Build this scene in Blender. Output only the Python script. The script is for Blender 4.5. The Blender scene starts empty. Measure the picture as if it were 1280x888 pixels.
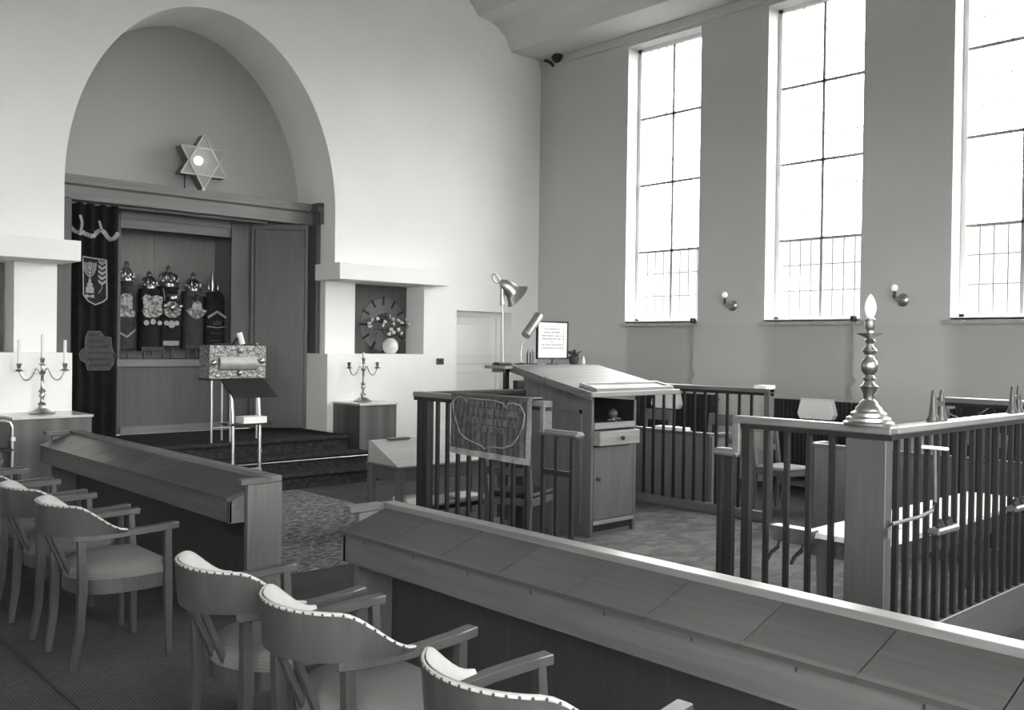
import bpy, bmesh, math, random
from mathutils import Vector, Matrix
random.seed(7)
SC = bpy.context.scene
COL = SC.collection
PI = math.pi

# ------------------------------------------------------------------ camera
def make_camera():
    cd = bpy.data.cameras.new('camera'); c = bpy.data.objects.new('camera', cd); COL.objects.link(c)
    r = Vector((0.73493615, -0.67801013, 0.01308125)); u = Vector((-0.0025305, 0.01654792, 0.99985987))
    f = Vector((0.67813159, 0.73486627, -0.01044596))
    m = Matrix.Identity(4)
    for i in range(3):
        m[i][0] = r[i]; m[i][1] = u[i]; m[i][2] = -f[i]
    m[0][3], m[1][3], m[2][3] = -10.45654676, -10.73567969, 1.70000931
    c.matrix_world = m
    cd.sensor_fit = 'HORIZONTAL'; cd.sensor_width = 36.0; cd.lens = 1169.4947 / 1280 * 36.0
    cd.clip_start = 0.05; cd.clip_end = 200
    SC.camera = c
make_camera()

# ------------------------------------------------------------------ world, light, exposure
W = bpy.data.worlds.new('overcast_sky'); SC.world = W; W.use_nodes = True
wn = W.node_tree.nodes; wn.clear()
wo = wn.new('ShaderNodeOutputWorld'); bg = wn.new('ShaderNodeBackground')
bg.inputs[0].default_value = (1.0, 1.0, 0.985, 1); bg.inputs[1].default_value = 5.2
W.node_tree.links.new(bg.outputs[0], wo.inputs[0])
SC.view_settings.view_transform = 'Standard'; SC.view_settings.look = 'None'
SC.view_settings.gamma = 1.0; SC.view_settings.use_curve_mapping = False
SC.view_settings.exposure = 2.4
SC.cycles.max_bounces = 10; SC.cycles.diffuse_bounces = 6; SC.cycles.glossy_bounces = 3
SC.cycles.transparent_max_bounces = 16; SC.cycles.sample_clamp_indirect = 6.0
SC.cycles.caustics_reflective = False; SC.cycles.caustics_refractive = False
WIN_Y = [-1.82, -4.14, -6.46, -8.78, -11.1]      # far jamb of each window along the right-hand wall
WIN_W, WIN_B, WIN_T = 1.28, 2.06, 6.06
def portal(loc, rot, a=3.9, b=1.2):
    l = bpy.data.lights.new('window_portal', 'AREA'); l.shape = 'RECTANGLE'; l.size = a; l.size_y = b
    l.cycles.is_portal = True
    o = bpy.data.objects.new('window_portal', l); COL.objects.link(o); o.location = loc; o.rotation_euler = rot
for wy in WIN_Y:
    portal((0.34, wy - WIN_W/2, (WIN_B+WIN_T)/2), (0, PI/2, 0))

FILL_LWIN_Y = [-10.9]              # far jamb of unseen windows added in the opposite wall for fill light
FILL_FWIN_X = [-11.9, -8.9]                          # left jamb of unseen windows added behind the camera to brighten the room
LW_W, FW_W, LW_B, LW_T = 1.7, 2.3, 0.9, 4.2
for wy in FILL_LWIN_Y:
    portal((-12.94, wy - LW_W/2, (LW_B+LW_T)/2), (0, -PI/2, 0), 3.2, 1.5)
for fx in FILL_FWIN_X:
    portal((fx + FW_W/2, -13.84, (LW_B+LW_T)/2), (-PI/2, 0, PI/2), 3.2, 2.5)

# ------------------------------------------------------------------ materials
def lin(v):
    v /= 255.0
    return v/12.92 if v <= 0.04045 else ((v+0.055)/1.055)**2.4
def tone(a):                      # neutral, slightly warm like the print
    return (a, a*1.0, a*0.993, 1)
MATS = {}
def base_mat(name, a, rough=0.6, metal=0.0, spec=0.5):
    m = bpy.data.materials.new(name); m.use_nodes = True
    b = m.node_tree.nodes['Principled BSDF']
    b.inputs['Base Color'].default_value = tone(a); b.inputs['Roughness'].default_value = rough
    b.inputs['Metallic'].default_value = metal
    b.inputs['Specular IOR Level'].default_value = spec
    MATS[name] = m
    return m, m.node_tree.nodes, m.node_tree.links, b
def noise_ramp(n, l, scale, c0, c1, p0=0.3, p1=0.7, vec=None, detail=4, dist=0.0):
    t = n.new('ShaderNodeTexNoise'); t.inputs['Scale'].default_value = scale; t.inputs['Detail'].default_value = detail
    t.inputs['Distortion'].default_value = dist
    if vec: l.new(vec, t.inputs['Vector'])
    r = n.new('ShaderNodeValToRGB'); r.color_ramp.elements[0].position = p0; r.color_ramp.elements[1].position = p1
    r.color_ramp.elements[0].color = tone(c0); r.color_ramp.elements[1].color = tone(c1)
    l.new(t.outputs['Fac'], r.inputs['Fac'])
    return t, r
def coords(n, l, scale=(1, 1, 1), kind='Object'):
    tc = n.new('ShaderNodeTexCoord'); mp = n.new('ShaderNodeMapping'); mp.inputs['Scale'].default_value = scale
    l.new(tc.outputs[kind], mp.inputs['Vector'])
    return mp.outputs['Vector']
def bump(n, l, b, src, strength=0.2, dist=0.01):
    bp = n.new('ShaderNodeBump'); bp.inputs['Strength'].default_value = strength; bp.inputs['Distance'].default_value = dist
    l.new(src, bp.inputs['Height']); l.new(bp.outputs['Normal'], b.inputs['Normal'])
def wood(name, a, contrast=0.25, axis=2, rough=0.38, spec=0.5):
    m, n, l, b = base_mat(name, a, rough, 0, spec)
    sc = [16.0, 16.0, 16.0]; sc[axis] = 1.1
    v = coords(n, l, tuple(sc))
    t, r = noise_ramp(n, l, 1.6, a*(1-contrast), a*(1+contrast), 0.3, 0.7, v, 5, 0.6)
    l.new(r.outputs['Color'], b.inputs['Base Color'])
    bump(n, l, b, t.outputs['Fac'], 0.06, 0.003)
    return m
def plain(name, a, rough=0.6, metal=0.0, spec=0.5, var=0.08, scale=6.0, bmp=0.0):
    m, n, l, b = base_mat(name, a, rough, metal, spec)
    v = coords(n, l)
    t, r = noise_ramp(n, l, scale, a*(1-var), a*(1+var), 0.3, 0.7, v)
    l.new(r.outputs['Color'], b.inputs['Base Color'])
    if bmp: bump(n, l, b, t.outputs['Fac'], bmp, 0.01)
    return m
def plaster(name, a, dado=None):
    m, n, l, b = base_mat(name, a, 0.85, 0, 0.2)
    v = coords(n, l)
    t, r = noise_ramp(n, l, 1.2, a*0.97, a*1.02, 0.3, 0.7, v, 6)
    src = r.outputs['Color']
    if dado:                      # the lower paint zone, its top edge stepping down by the corner
        tc = n.new('ShaderNodeTexCoord'); sp = n.new('ShaderNodeSeparateXYZ'); l.new(tc.outputs['Object'], sp.inputs[0])
        def cmp(op, s, val):
            x = n.new('ShaderNodeMath'); x.operation = op; l.new(s, x.inputs[0]); x.inputs[1].default_value = val; return x.outputs[0]
        def mul(p, q, op='MULTIPLY'):
            x = n.new('ShaderNodeMath'); x.operation = op; l.new(p, x.inputs[0]); l.new(q, x.inputs[1]); return x.outputs[0]
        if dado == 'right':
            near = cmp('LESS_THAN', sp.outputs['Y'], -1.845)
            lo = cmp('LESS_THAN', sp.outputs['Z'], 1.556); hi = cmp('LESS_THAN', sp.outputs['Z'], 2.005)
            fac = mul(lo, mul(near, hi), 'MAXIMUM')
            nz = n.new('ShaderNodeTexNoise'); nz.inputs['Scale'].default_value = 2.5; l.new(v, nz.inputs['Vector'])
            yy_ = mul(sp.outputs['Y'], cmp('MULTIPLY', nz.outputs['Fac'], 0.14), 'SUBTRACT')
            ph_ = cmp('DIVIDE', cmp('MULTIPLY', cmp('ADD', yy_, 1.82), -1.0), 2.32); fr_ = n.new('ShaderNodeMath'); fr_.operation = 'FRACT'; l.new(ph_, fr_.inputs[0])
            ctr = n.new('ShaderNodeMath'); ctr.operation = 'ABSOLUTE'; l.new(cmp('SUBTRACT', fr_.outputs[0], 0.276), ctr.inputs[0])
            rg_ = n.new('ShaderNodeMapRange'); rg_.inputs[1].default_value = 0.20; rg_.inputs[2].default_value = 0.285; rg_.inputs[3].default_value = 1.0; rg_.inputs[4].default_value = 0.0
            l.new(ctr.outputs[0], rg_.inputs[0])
            under_win = mul(mul(rg_.outputs[0], hi), near)  # darker patch below each window, edges roughened by noise
            ms = n.new('ShaderNodeMix'); ms.data_type = 'RGBA'; l.new(cmp('MULTIPLY', under_win, 0.75), ms.inputs[0]); l.new(src, ms.inputs[6]); ms.inputs[7].default_value = tone(a*0.74); src = ms.outputs[2]
        else:
            right = cmp('GREATER_THAN', sp.outputs['X'], -1.66); lo = cmp('LESS_THAN', sp.outputs['Z'], 1.556)
            fac = mul(right, lo)
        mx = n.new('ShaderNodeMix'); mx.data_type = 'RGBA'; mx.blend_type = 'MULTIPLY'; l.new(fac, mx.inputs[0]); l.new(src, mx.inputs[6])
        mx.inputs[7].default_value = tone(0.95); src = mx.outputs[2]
    l.new(src, b.inputs['Base Color'])
    t2 = n.new('ShaderNodeTexNoise'); t2.inputs['Scale'].default_value = 90; l.new(v, t2.inputs['Vector'])
    bump(n, l, b, t2.outputs['Fac'], 0.05, 0.004)
    return m
M = {}
M['wall'] = plaster('white_wall_plaster', 0.84, 'back')
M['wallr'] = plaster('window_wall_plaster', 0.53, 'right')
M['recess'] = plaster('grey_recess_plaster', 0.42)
M['ceil'] = plaster('ceiling_plaster', 0.62)
M['wood'] = wood('oak_mid', 0.10, 0.16, 2)
M['wood_y'] = wood('oak_mid_lengthwise', 0.10, 0.18, 1)
M['wood_x'] = wood('oak_mid_crosswise', 0.085, 0.16, 0)
M['kneehole_shade'] = wood('kneehole_shade_board', 0.035, 0.2, 2, 0.5)  # under-desk shade put into the back board's colour
M['postwood'] = wood('corner_post_wood', 0.06, 0.14, 2)
M['lid'] = wood('oak_lid_dark', 0.045, 0.2, 1, 0.33)
M['lid2'] = wood('oak_lid_brown', 0.056, 0.2, 1, 0.33)
M['front'] = wood('oak_front_board', 0.085, 0.2, 1, 0.45)
M['arkwood'] = wood('ark_mahogany', 0.085, 0.14, 2, 0.42)
M['arkwood_x'] = wood('ark_mahogany_crosswise', 0.17, 0.14, 0, 0.4)
M['arkin'] = wood('ark_lining_board', 0.22, 0.06, 2, 0.6)
M['darkwood'] = wood('dark_stained_wood', 0.015, 0.2, 2, 0.5, 0.3)
M['railtop'] = wood('handrail_wood', 0.12, 0.18, 1, 0.35)
M['railtop_x'] = wood('handrail_wood_crosswise', 0.18, 0.18, 0, 0.35)
M['chairwood'] = wood('chair_oak', 0.038, 0.2, 2, 0.4)
M['lightwood'] = wood('pale_oak', 0.2, 0.14, 2, 0.42)
M['lightwood_x'] = wood('pale_oak_crosswise', 0.21, 0.14, 0, 0.42)
M['paleslope'] = wood('pale_bookrest', 0.34, 0.1, 0, 0.45)
M['farwood'] = wood('far_bench_oak', 0.15, 0.12, 2, 0.45)
M['cream'] = plain('cream_upholstery', 0.31, 0.9, 0, 0.2, 0.06, 12)
M['white'] = plain('white_paint', 0.78, 0.5, 0, 0.4, 0.03, 4)
M['paper'] = plain('white_paper', 0.80, 0.8, 0, 0.2, 0.03, 10)
M['ink'] = plain('grey_ink', 0.22, 0.8, 0, 0.2, 0.1, 30)
M['black'] = plain('black_metal', 0.02, 0.45, 0, 0.5, 0.1, 10)
M['radiator'] = plain('radiator_dark_enamel', 0.022, 0.5, 0, 0.4, 0.1, 10)
M['brass'] = plain('old_brass', 0.42, 0.32, 1.0, 0.5, 0.1, 10)
M['lampmetal'] = plain('lamp_metal', 0.5, 0.38, 1.0, 0.5, 0.08, 10)
M['silver'] = plain('polished_silver', 0.42, 0.3, 1.0, 0.5, 0.1, 12)
M['chrome'] = plain('satin_chrome_tube', 0.62, 0.3, 1.0, 0.5, 0.05, 10)
M['velvet'] = plain('dark_velvet', 0.014, 0.95, 0, 0.15, 0.3, 8)
M['mantle'] = plain('scroll_mantle_velvet', 0.02, 0.95, 0, 0.15, 0.3, 14)
M['mantle2'] = plain('scroll_mantle_grey_velvet', 0.05, 0.95, 0, 0.15, 0.25, 14)
M['gold'] = plain('pale_gold_thread', 0.30, 0.7, 0, 0.4, 0.2, 60)
M['patch'] = plain('dull_embroidered_patch', 0.06, 0.9, 0, 0.3, 0.25, 40)
M['shield'] = plain('dark_shield_cloth', 0.022, 0.9, 0, 0.2, 0.2, 30)
M['letter'] = plain('faded_letter_thread', 0.04, 0.9, 0, 0.2, 0.2, 30)
M['starside'] = plain('star_side_glass', 0.14, 0.4, 0, 0.5, 0.1, 10)
M['starframe'] = plain('star_frame_metal', 0.5, 0.45, 0, 0.5, 0.1, 10)
M['boxsatin'] = plain('satin_silver', 0.42, 0.6, 0.6, 0.5, 0.15, 8)
def _plate():
    m, n, l, b = base_mat('chased_silver', .3, .45, .5)
    v = coords(n, l); vo = n.new('ShaderNodeTexVoronoi'); vo.inputs['Scale'].default_value = 24; l.new(v, vo.inputs['Vector'])
    r = n.new('ShaderNodeValToRGB'); r.color_ramp.elements[0].color = tone(.50); r.color_ramp.elements[1].color = tone(.03); l.new(vo.outputs['Distance'], r.inputs['Fac']); l.new(r.outputs['Color'], b.inputs['Base Color'])
    bump(n, l, b, vo.outputs['Distance'], .9, .02); M['platesilver'] = m
_plate()
M['discsilver'] = plain('dull_silver_disc', .30, .5, .3, .5, .1, 20)
M['dullpole'] = plain('dull_grey_steel', .10, .5, 0, .4, .1, 12)
M['marble'] = plain('polished_stone_top', 0.55, 0.18, 0, 0.5, 0.08, 9)
M['leaf'] = plain('grey_green_leaf', 0.06, 0.7, 0, 0.3, 0.3, 20)
M['flower'] = plain('pale_petals', 0.62, 0.8, 0, 0.2, 0.15, 40)
M['flower_dark'] = plain('dark_petals', 0.09, 0.8, 0, 0.2, 0.2, 40)
M['vase'] = plain('white_glazed_ceramic', 0.72, 0.15, 0, 0.6, 0.03, 5)
M['clock'] = wood('clock_board_wood', 0.075, 0.12, 2, 0.5)
M['dial'] = wood('clock_dial_wood', 0.12, 0.15, 2, 0.45)
M['tile'] = plain('sill_tile_glaze', 0.38, 0.35, 0, 0.5, 0.15, 8)
M['lead'] = plain('lead_came', 0.20, 0.6, 0, 0.4, 0.1, 10)
M['iron'] = plain('window_bar_paint', 0.30, 0.6, 0, 0.4, 0.1, 10)
M['cloth'] = plain('lectern_cover_velvet', 0.055, 0.9, 0, 0.25, 0.3, 25)
M['clothtrim'] = plain('lectern_cover_braid', 0.20, 0.85, 0, 0.3, 0.2, 60)
M['thread'] = plain('dull_metal_thread', 0.11, 0.8, 0, 0.3, 0.2, 60)
M['cord'] = plain('hemp_cord', 0.30, 0.9, 0, 0.2, 0.15, 40)
M['socket'] = plain('dark_bakelite', 0.05, 0.4, 0, 0.5, 0.1, 10)
M['backdrop'] = plain('pane_backdrop_dark', 0.11, 0.9, 0, 0.2, 0.25, 0.6)  # kept dark so the lower panes look dimmer
M['stone'] = plain('outdoor_paving', 0.06, 0.9, 0, 0.2, 0.1, 2)

def weave(name, a, c):
    m, n, l, b = base_mat(name, a, 0.95, 0, 0.15)
    v = coords(n, l)
    mp = n.new('ShaderNodeMapping'); mp.inputs['Rotation'].default_value = (0, 0, 0.05); l.new(v, mp.inputs['Vector'])
    w = n.new('ShaderNodeTexBrick'); w.inputs['Scale'].default_value = 15; l.new(mp.outputs[0], w.inputs['Vector'])
    w.inputs['Color1'].default_value = tone(c); w.inputs['Color2'].default_value = tone(c*.75); w.inputs['Mortar'].default_value = tone(a*.7)
    w.inputs['Mortar Size'].default_value = 0.05; w.inputs['Mortar Smooth'].default_value = 0.6; w.inputs['Brick Width'].default_value = 0.5; w.inputs['Row Height'].default_value = 0.28
    t, r = noise_ramp(n, l, 2.0, .7, 1.1, .3, .7, v, 3)
    mx = n.new('ShaderNodeMix'); mx.data_type = 'RGBA'; mx.blend_type = 'MULTIPLY'; mx.inputs[0].default_value = 1.0
    l.new(w.outputs['Color'], mx.inputs[6]); l.new(r.outputs['Color'], mx.inputs[7]); l.new(mx.outputs[2], b.inputs['Base Color'])
    bump(n, l, b, w.outputs['Fac'], -0.5, 0.004)
    M[name] = m
weave('sisal_matting', 0.03, 0.085)
def carpet(name, a, c, scale):
    m, n, l, b = base_mat(name, a, 0.98, 0, 0.1)
    v = coords(n, l, (1, 1.8, 1))
    t, r = noise_ramp(n, l, scale, a, c, 0.42, 0.62, v, 6, 0.8)
    l.new(r.outputs['Color'], b.inputs['Base Color']); bump(n, l, b, t.outputs['Fac'], 0.3, 0.006)
    M[name] = m
carpet('speckled_carpet', 0.075, 0.24, 16)
carpet('step_carpet', 0.022, 0.042, 20)
carpet('platform_carpet', 0.10, 0.155, 5)
def stripes(name, a, contrast):                       # veneer strips of alternating tone
    m, n, l, b = base_mat(name, a, 0.4)
    v = coords(n, l, (2.6, 2.6, 0.02))
    t, r = noise_ramp(n, l, 2.2, a*(1-contrast), a*(1+contrast), 0.35, 0.65, v, 1)
    l.new(r.outputs['Color'], b.inputs['Base Color']); M[name] = m
stripes('striped_veneer', 0.11, 0.3)
def glow(name, col, strength):
    m = bpy.data.materials.new(name); m.use_nodes = True; n = m.node_tree.nodes
    b = n['Principled BSDF']; b.inputs['Base Color'].default_value = tone(0.8)
    b.inputs['Emission Color'].default_value = tone(col); b.inputs['Emission Strength'].default_value = strength
    M[name] = m
glow('lit_bulb', 1.0, 1.2)
glow('opal_bulb', 0.9, 0.08)
def glass(name, tint, mixfac):
    m = bpy.data.materials.new(name); m.use_nodes = True; n = m.node_tree.nodes; l = m.node_tree.links
    n.clear(); o = n.new('ShaderNodeOutputMaterial'); mx = n.new('ShaderNodeMixShader')
    t = n.new('ShaderNodeBsdfTransparent'); t.inputs[0].default_value = tone(tint)
    g = n.new('ShaderNodeBsdfGlossy'); g.inputs['Roughness'].default_value = 0.12
    mx.inputs[0].default_value = mixfac; l.new(t.outputs[0], mx.inputs[1]); l.new(g.outputs[0], mx.inputs[2]); l.new(mx.outputs[0], o.inputs[0])
    M[name] = m
glass('window_glass', 0.94, 0.03)
def milky(name):
    m = bpy.data.materials.new(name); m.use_nodes = True; n = m.node_tree.nodes; l = m.node_tree.links
    n.clear(); o = n.new('ShaderNodeOutputMaterial'); mx = n.new('ShaderNodeMixShader')
    t = n.new('ShaderNodeBsdfTransparent'); t.inputs[0].default_value = tone(0.9)
    d = n.new('ShaderNodeBsdfDiffuse'); d.inputs[0].default_value = tone(0.5)
    mx.inputs[0].default_value = 0.6; l.new(t.outputs[0], mx.inputs[1]); l.new(d.outputs[0], mx.inputs[2]); l.new(mx.outputs[0], o.inputs[0])
    M[name] = m
milky('frosted_star_glass')

# ------------------------------------------------------------------ mesh helpers
ORG = {}
class MB:
    def __init__(s): s.v = []; s.f = []
    def add(s, vs, fs):
        k = len(s.v); s.v += [tuple(p) for p in vs]; s.f += [tuple(i+k for i in f) for f in fs]; return s
    def box(s, x0, x1, y0, y1, z0, z1):
        x0, x1 = min(x0, x1), max(x0, x1); y0, y1 = min(y0, y1), max(y0, y1); z0, z1 = min(z0, z1), max(z0, z1)
        return s.add([(x0,y0,z0),(x1,y0,z0),(x1,y1,z0),(x0,y1,z0),(x0,y0,z1),(x1,y0,z1),(x1,y1,z1),(x0,y1,z1)],
                     [(0,3,2,1),(4,5,6,7),(0,1,5,4),(1,2,6,5),(2,3,7,6),(3,0,4,7)])
    def prism(s, poly, axis, a, b):
        def P(p, t):
            return {0: (t, p[0], p[1]), 1: (p[0], t, p[1]), 2: (p[0], p[1], t)}[axis]
        n = len(poly); vs = [P(p, a) for p in poly] + [P(p, b) for p in poly]
        return s.add(vs, [tuple(range(n))[::-1], tuple(range(n, 2*n))] + [(i, (i+1) % n, n+(i+1) % n, n+i) for i in range(n)])
    def bar(s, p, q, w, h=None, w2=None, h2=None, up=(0, 0, 1)):
        h = w if h is None else h; w2 = w if w2 is None else w2; h2 = h if h2 is None else h2
        p, q = Vector(p), Vector(q); d = (q-p).normalized(); u = Vector(up)
        if abs(d.dot(u)) > 0.95: u = Vector((1, 0, 0))
        r = d.cross(u).normalized(); u = r.cross(d)
        vs = []
        for c, ww, hh in ((p, w, h), (q, w2, h2)):
            vs += [c - r*ww/2 - u*hh/2, c + r*ww/2 - u*hh/2, c + r*ww/2 + u*hh/2, c - r*ww/2 + u*hh/2]
        return s.add(vs, [(0,1,2,3),(7,6,5,4),(0,4,5,1),(1,5,6,2),(2,6,7,3),(3,7,4,0)])
    def tube(s, pts, r, n=8, r2=None):
        pts = [Vector(p) for p in pts]; k = len(pts); rings = []
        ref = Vector((0, 0, 1))
        for i, p in enumerate(pts):
            d = (pts[min(i+1, k-1)] - pts[max(i-1, 0)]).normalized()
            u = ref if abs(d.dot(ref)) < 0.9 else Vector((1, 0, 0))
            a = d.cross(u).normalized(); b = d.cross(a)
            rr = r if r2 is None else r + (r2-r)*i/(k-1)
            if isinstance(r, (list, tuple)): rr = r[i]
            rings.append([p + (a*math.cos(2*PI*j/n) + b*math.sin(2*PI*j/n))*rr for j in range(n)])
        vs = [q for ring in rings for q in ring]
        fs = [(i*n+j, i*n+(j+1) % n, (i+1)*n+(j+1) % n, (i+1)*n+j) for i in range(k-1) for j in range(n)]
        fs += [tuple(range(n))[::-1], tuple(range((k-1)*n, k*n))]
        return s.add(vs, fs)
    def lathe(s, prof, n=20, c=(0, 0, 0), mat=None):
        vs = []; k = len(prof)
        for r, z in prof:
            for j in range(n):
                p = Vector((max(r, 1e-4)*math.cos(2*PI*j/n), max(r, 1e-4)*math.sin(2*PI*j/n), z))
                if mat: p = mat @ p
                vs.append(p + Vector(c))
        fs = [(i*n+j, i*n+(j+1) % n, (i+1)*n+(j+1) % n, (i+1)*n+j) for i in range(k-1) for j in range(n)]
        fs += [tuple(range(n))[::-1], tuple(range((k-1)*n, k*n))]
        return s.add(vs, fs)
    def ball(s, c, r, n=10, sz=1.0):
        prof = [(r*math.sin(PI*i/n), -r*sz*math.cos(PI*i/n)) for i in range(n+1)]
        return s.lathe(prof, n+2, c)
    def grid(s, fn, nu, nv):
        vs = [fn(i/nu, j/nv) for i in range(nu+1) for j in range(nv+1)]
        fs = [(i*(nv+1)+j, (i+1)*(nv+1)+j, (i+1)*(nv+1)+j+1, i*(nv+1)+j+1) for i in range(nu) for j in range(nv)]
        return s.add(vs, fs)
    def slabgrid(s, fa, fb, nu, nv):                  # closed shell between two grids
        k = len(s.v); s.grid(fa, nu, nv); k2 = len(s.v)
        vs = [fb(i/nu, j/nv) for i in range(nu+1) for j in range(nv+1)]
        fs = [(i*(nv+1)+j, i*(nv+1)+j+1, (i+1)*(nv+1)+j+1, (i+1)*(nv+1)+j) for i in range(nu) for j in range(nv)]
        s.add(vs, fs)
        id_ = lambda i, j: i*(nv+1)+j
        ed = [(id_(i, 0), id_(i+1, 0)) for i in range(nu)] + [(id_(nu, j), id_(nu, j+1)) for j in range(nv)] \
           + [(id_(i+1, nv), id_(i, nv)) for i in range(nu)[::-1]] + [(id_(0, j+1), id_(0, j)) for j in range(nv)[::-1]]
        for a, b in ed: s.f.append((k+b, k+a, k2+a, k2+b))
        return s
def mesh(name, mb, mat, off=(0, 0, 0), smooth=None):
    me = bpy.data.meshes.new(name)
    me.from_pydata([(x-off[0], y-off[1], z-off[2]) for x, y, z in mb.v], [], mb.f)
    bm = bmesh.new(); bm.from_mesh(me); bmesh.ops.recalc_face_normals(bm, faces=bm.faces); bm.to_mesh(me); bm.free()
    if mat: me.materials.append(M[mat] if isinstance(mat, str) else mat)
    if smooth is not None:
        me.shade_smooth(); me.set_sharp_from_angle(angle=math.radians(smooth))
    return me
def obj(name, mb, mat, parent=None, smooth=None, bevel=0.0, label=None):
    off = ORG.get(parent.name, (0, 0, 0)) if parent else (0, 0, 0)
    o = bpy.data.objects.new(name, mesh(name, mb, mat, off, smooth)); COL.objects.link(o)
    if parent: o.parent = parent; ORG[o.name] = off
    if bevel:
        b = o.modifiers.new('edge', 'BEVEL'); b.width = bevel; b.segments = 1; b.limit_method = 'ANGLE'; b.angle_limit = 0.9
    if label: o['label'] = label
    return o
def tag(o, label, cat, group=None, kind=None):
    o['label'] = label; o['category'] = cat
    if group: o['group'] = group
    if kind: o['kind'] = kind
    return o
def thing(name, label, cat, loc=(0, 0, 0), group=None):
    o = bpy.data.objects.new(name, None); o.empty_display_size = 0.1; COL.objects.link(o)
    o.location = loc; ORG[o.name] = tuple(loc)
    return tag(o, label, cat, group)
def struct(name, mb=None, mat=None, parent=None, loc=None, **k):
    if mb is None:
        o = bpy.data.objects.new(name, None); COL.objects.link(o); o.location = loc or (0, 0, 0); ORG[o.name] = tuple(loc or (0, 0, 0))
    else: o = obj(name, mb, mat, parent, **k)
    if not parent: o['kind'] = 'structure'
    return o
def copy_tree(o, parent=None):
    c = o.copy(); COL.objects.link(c); c.parent = parent
    for ch in o.children: copy_tree(ch, c)
    return c
def copies(proto, spots, rename=None):
    for loc, rz, label in spots:
        c = copy_tree(proto); c.location = loc; c.rotation_euler = (0, 0, rz); c['label'] = label
        yield c
def B(*a): return MB().box(*a)
def repeat(name, me, parent, locs):
    for q in locs:
        o = bpy.data.objects.new(name, me); COL.objects.link(o); o.parent = parent
        off = ORG.get(parent.name, (0, 0, 0)); o.location = (q[0]-off[0], q[1]-off[1], q[2]-off[2])

# ================================================================== THE SETTING
XL, YF, HT = -12.6, -13.5, 8.9
AX, AR = -5.465, 1.695                               # arch centre and half width
struct('floor', B(XL, 0.2, YF, 2.2, -0.1, 0), 'sisal_matting')
# --- back wall with arch, niches and doorway
ZA, ZH = 3.40, 2.28
arch = [(AX - AR*math.cos(PI*i/48), ZA + ZH*math.sin(PI*i/48)) for i in range(49)]
w = MB()
D = 1.0
def wbox(x0, x1, z0, z1, y0=0.0, y1=D): w.box(x0, x1, y0, y1, z0, z1)
# left of the arch (to the picture's left)
wbox(-7.59-1.5, -7.067, 0, 1.555, 0.0, D); wbox(-7.59, -7.16, 1.555, 2.53, 0.226, D)
wbox(-7.59-1.5, -7.16, 2.53, ZA); wbox(XL, -9.09, 0, ZA); wbox(-9.09, -7.59, 1.555, 2.53, 0.62, D)
# right of the arch
wbox(-3.866, -1.67, 0, 1.555); wbox(-3.77, -3.30, 1.555, 2.53, 0.226, D)
wbox(-2.28, -1.67, 1.555, 2.53); wbox(-3.30, -2.28, 1.555, 2.53, 0.45, D)
wbox(-3.77, -1.67, 2.53, ZA); wbox(-1.67, -0.56, 2.205, ZA); wbox(-0.56, 0.02, 0, ZA)
# above springing, one strip per arch segment
for (xa, za), (xb, zb) in zip(arch[:-1], arch[1:]):
    w.add([(xa,0,za),(xb,0,zb),(xb,0,HT),(xa,0,HT),(xa,D,za),(xb,D,zb),(xb,D,HT),(xa,D,HT)],
          [(0,1,2,3),(0,4,5,1),(4,7,6,5),(3,2,6,7)])
wbox(XL, AX-AR, ZA, HT); wbox(AX+AR, 0.02, ZA, HT)
wback = struct('wall_back', w, 'wall', smooth=25)
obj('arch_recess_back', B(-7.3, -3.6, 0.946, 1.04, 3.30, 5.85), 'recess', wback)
for nm, x0, x1 in (('ledge_beam', -9.3, -7.072), ('ledge_beam', -3.866, -2.05)):
    obj(nm, B(x0, x1, -0.28, 0.34, 2.533, 2.752), 'wall', wback, bevel=0.006)
# --- window wall
w = MB()
ys = [0.02]
for wy in WIN_Y: ys += [wy, wy - WIN_W]
ys.append(YF)
for i in range(0, len(ys), 2):
    w.box(0, 0.42, ys[i+1], ys[i], 0, HT)            # piers
for wy in WIN_Y:
    w.box(0, 0.42, wy-WIN_W, wy, 0, WIN_B); w.box(0, 0.42, wy-WIN_W, wy, WIN_T, HT)
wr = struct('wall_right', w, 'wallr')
w = MB(); e = [D]
for wy in FILL_LWIN_Y: e += [wy, wy - LW_W]
e.append(YF)
for i in range(0, len(e), 2): w.box(XL-0.3, XL, e[i+1], e[i], 0, HT)
for wy in FILL_LWIN_Y: w.box(XL-0.3, XL, wy-LW_W, wy, 0, LW_B); w.box(XL-0.3, XL, wy-LW_W, wy, LW_T, HT)
struct('wall_left', w, 'wall')
w = MB(); e = [XL-0.3]
for fx in FILL_FWIN_X: e += [fx, fx + FW_W]
e.append(0.42)
for i in range(0, len(e), 2): w.box(e[i], e[i+1], YF-0.3, YF, 0, HT)
for fx in FILL_FWIN_X: w.box(fx, fx+FW_W, YF-0.3, YF, 0, LW_B); w.box(fx, fx+FW_W, YF-0.3, YF, LW_T, HT)
struct('wall_front', w, 'wall')
k = 5
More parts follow.
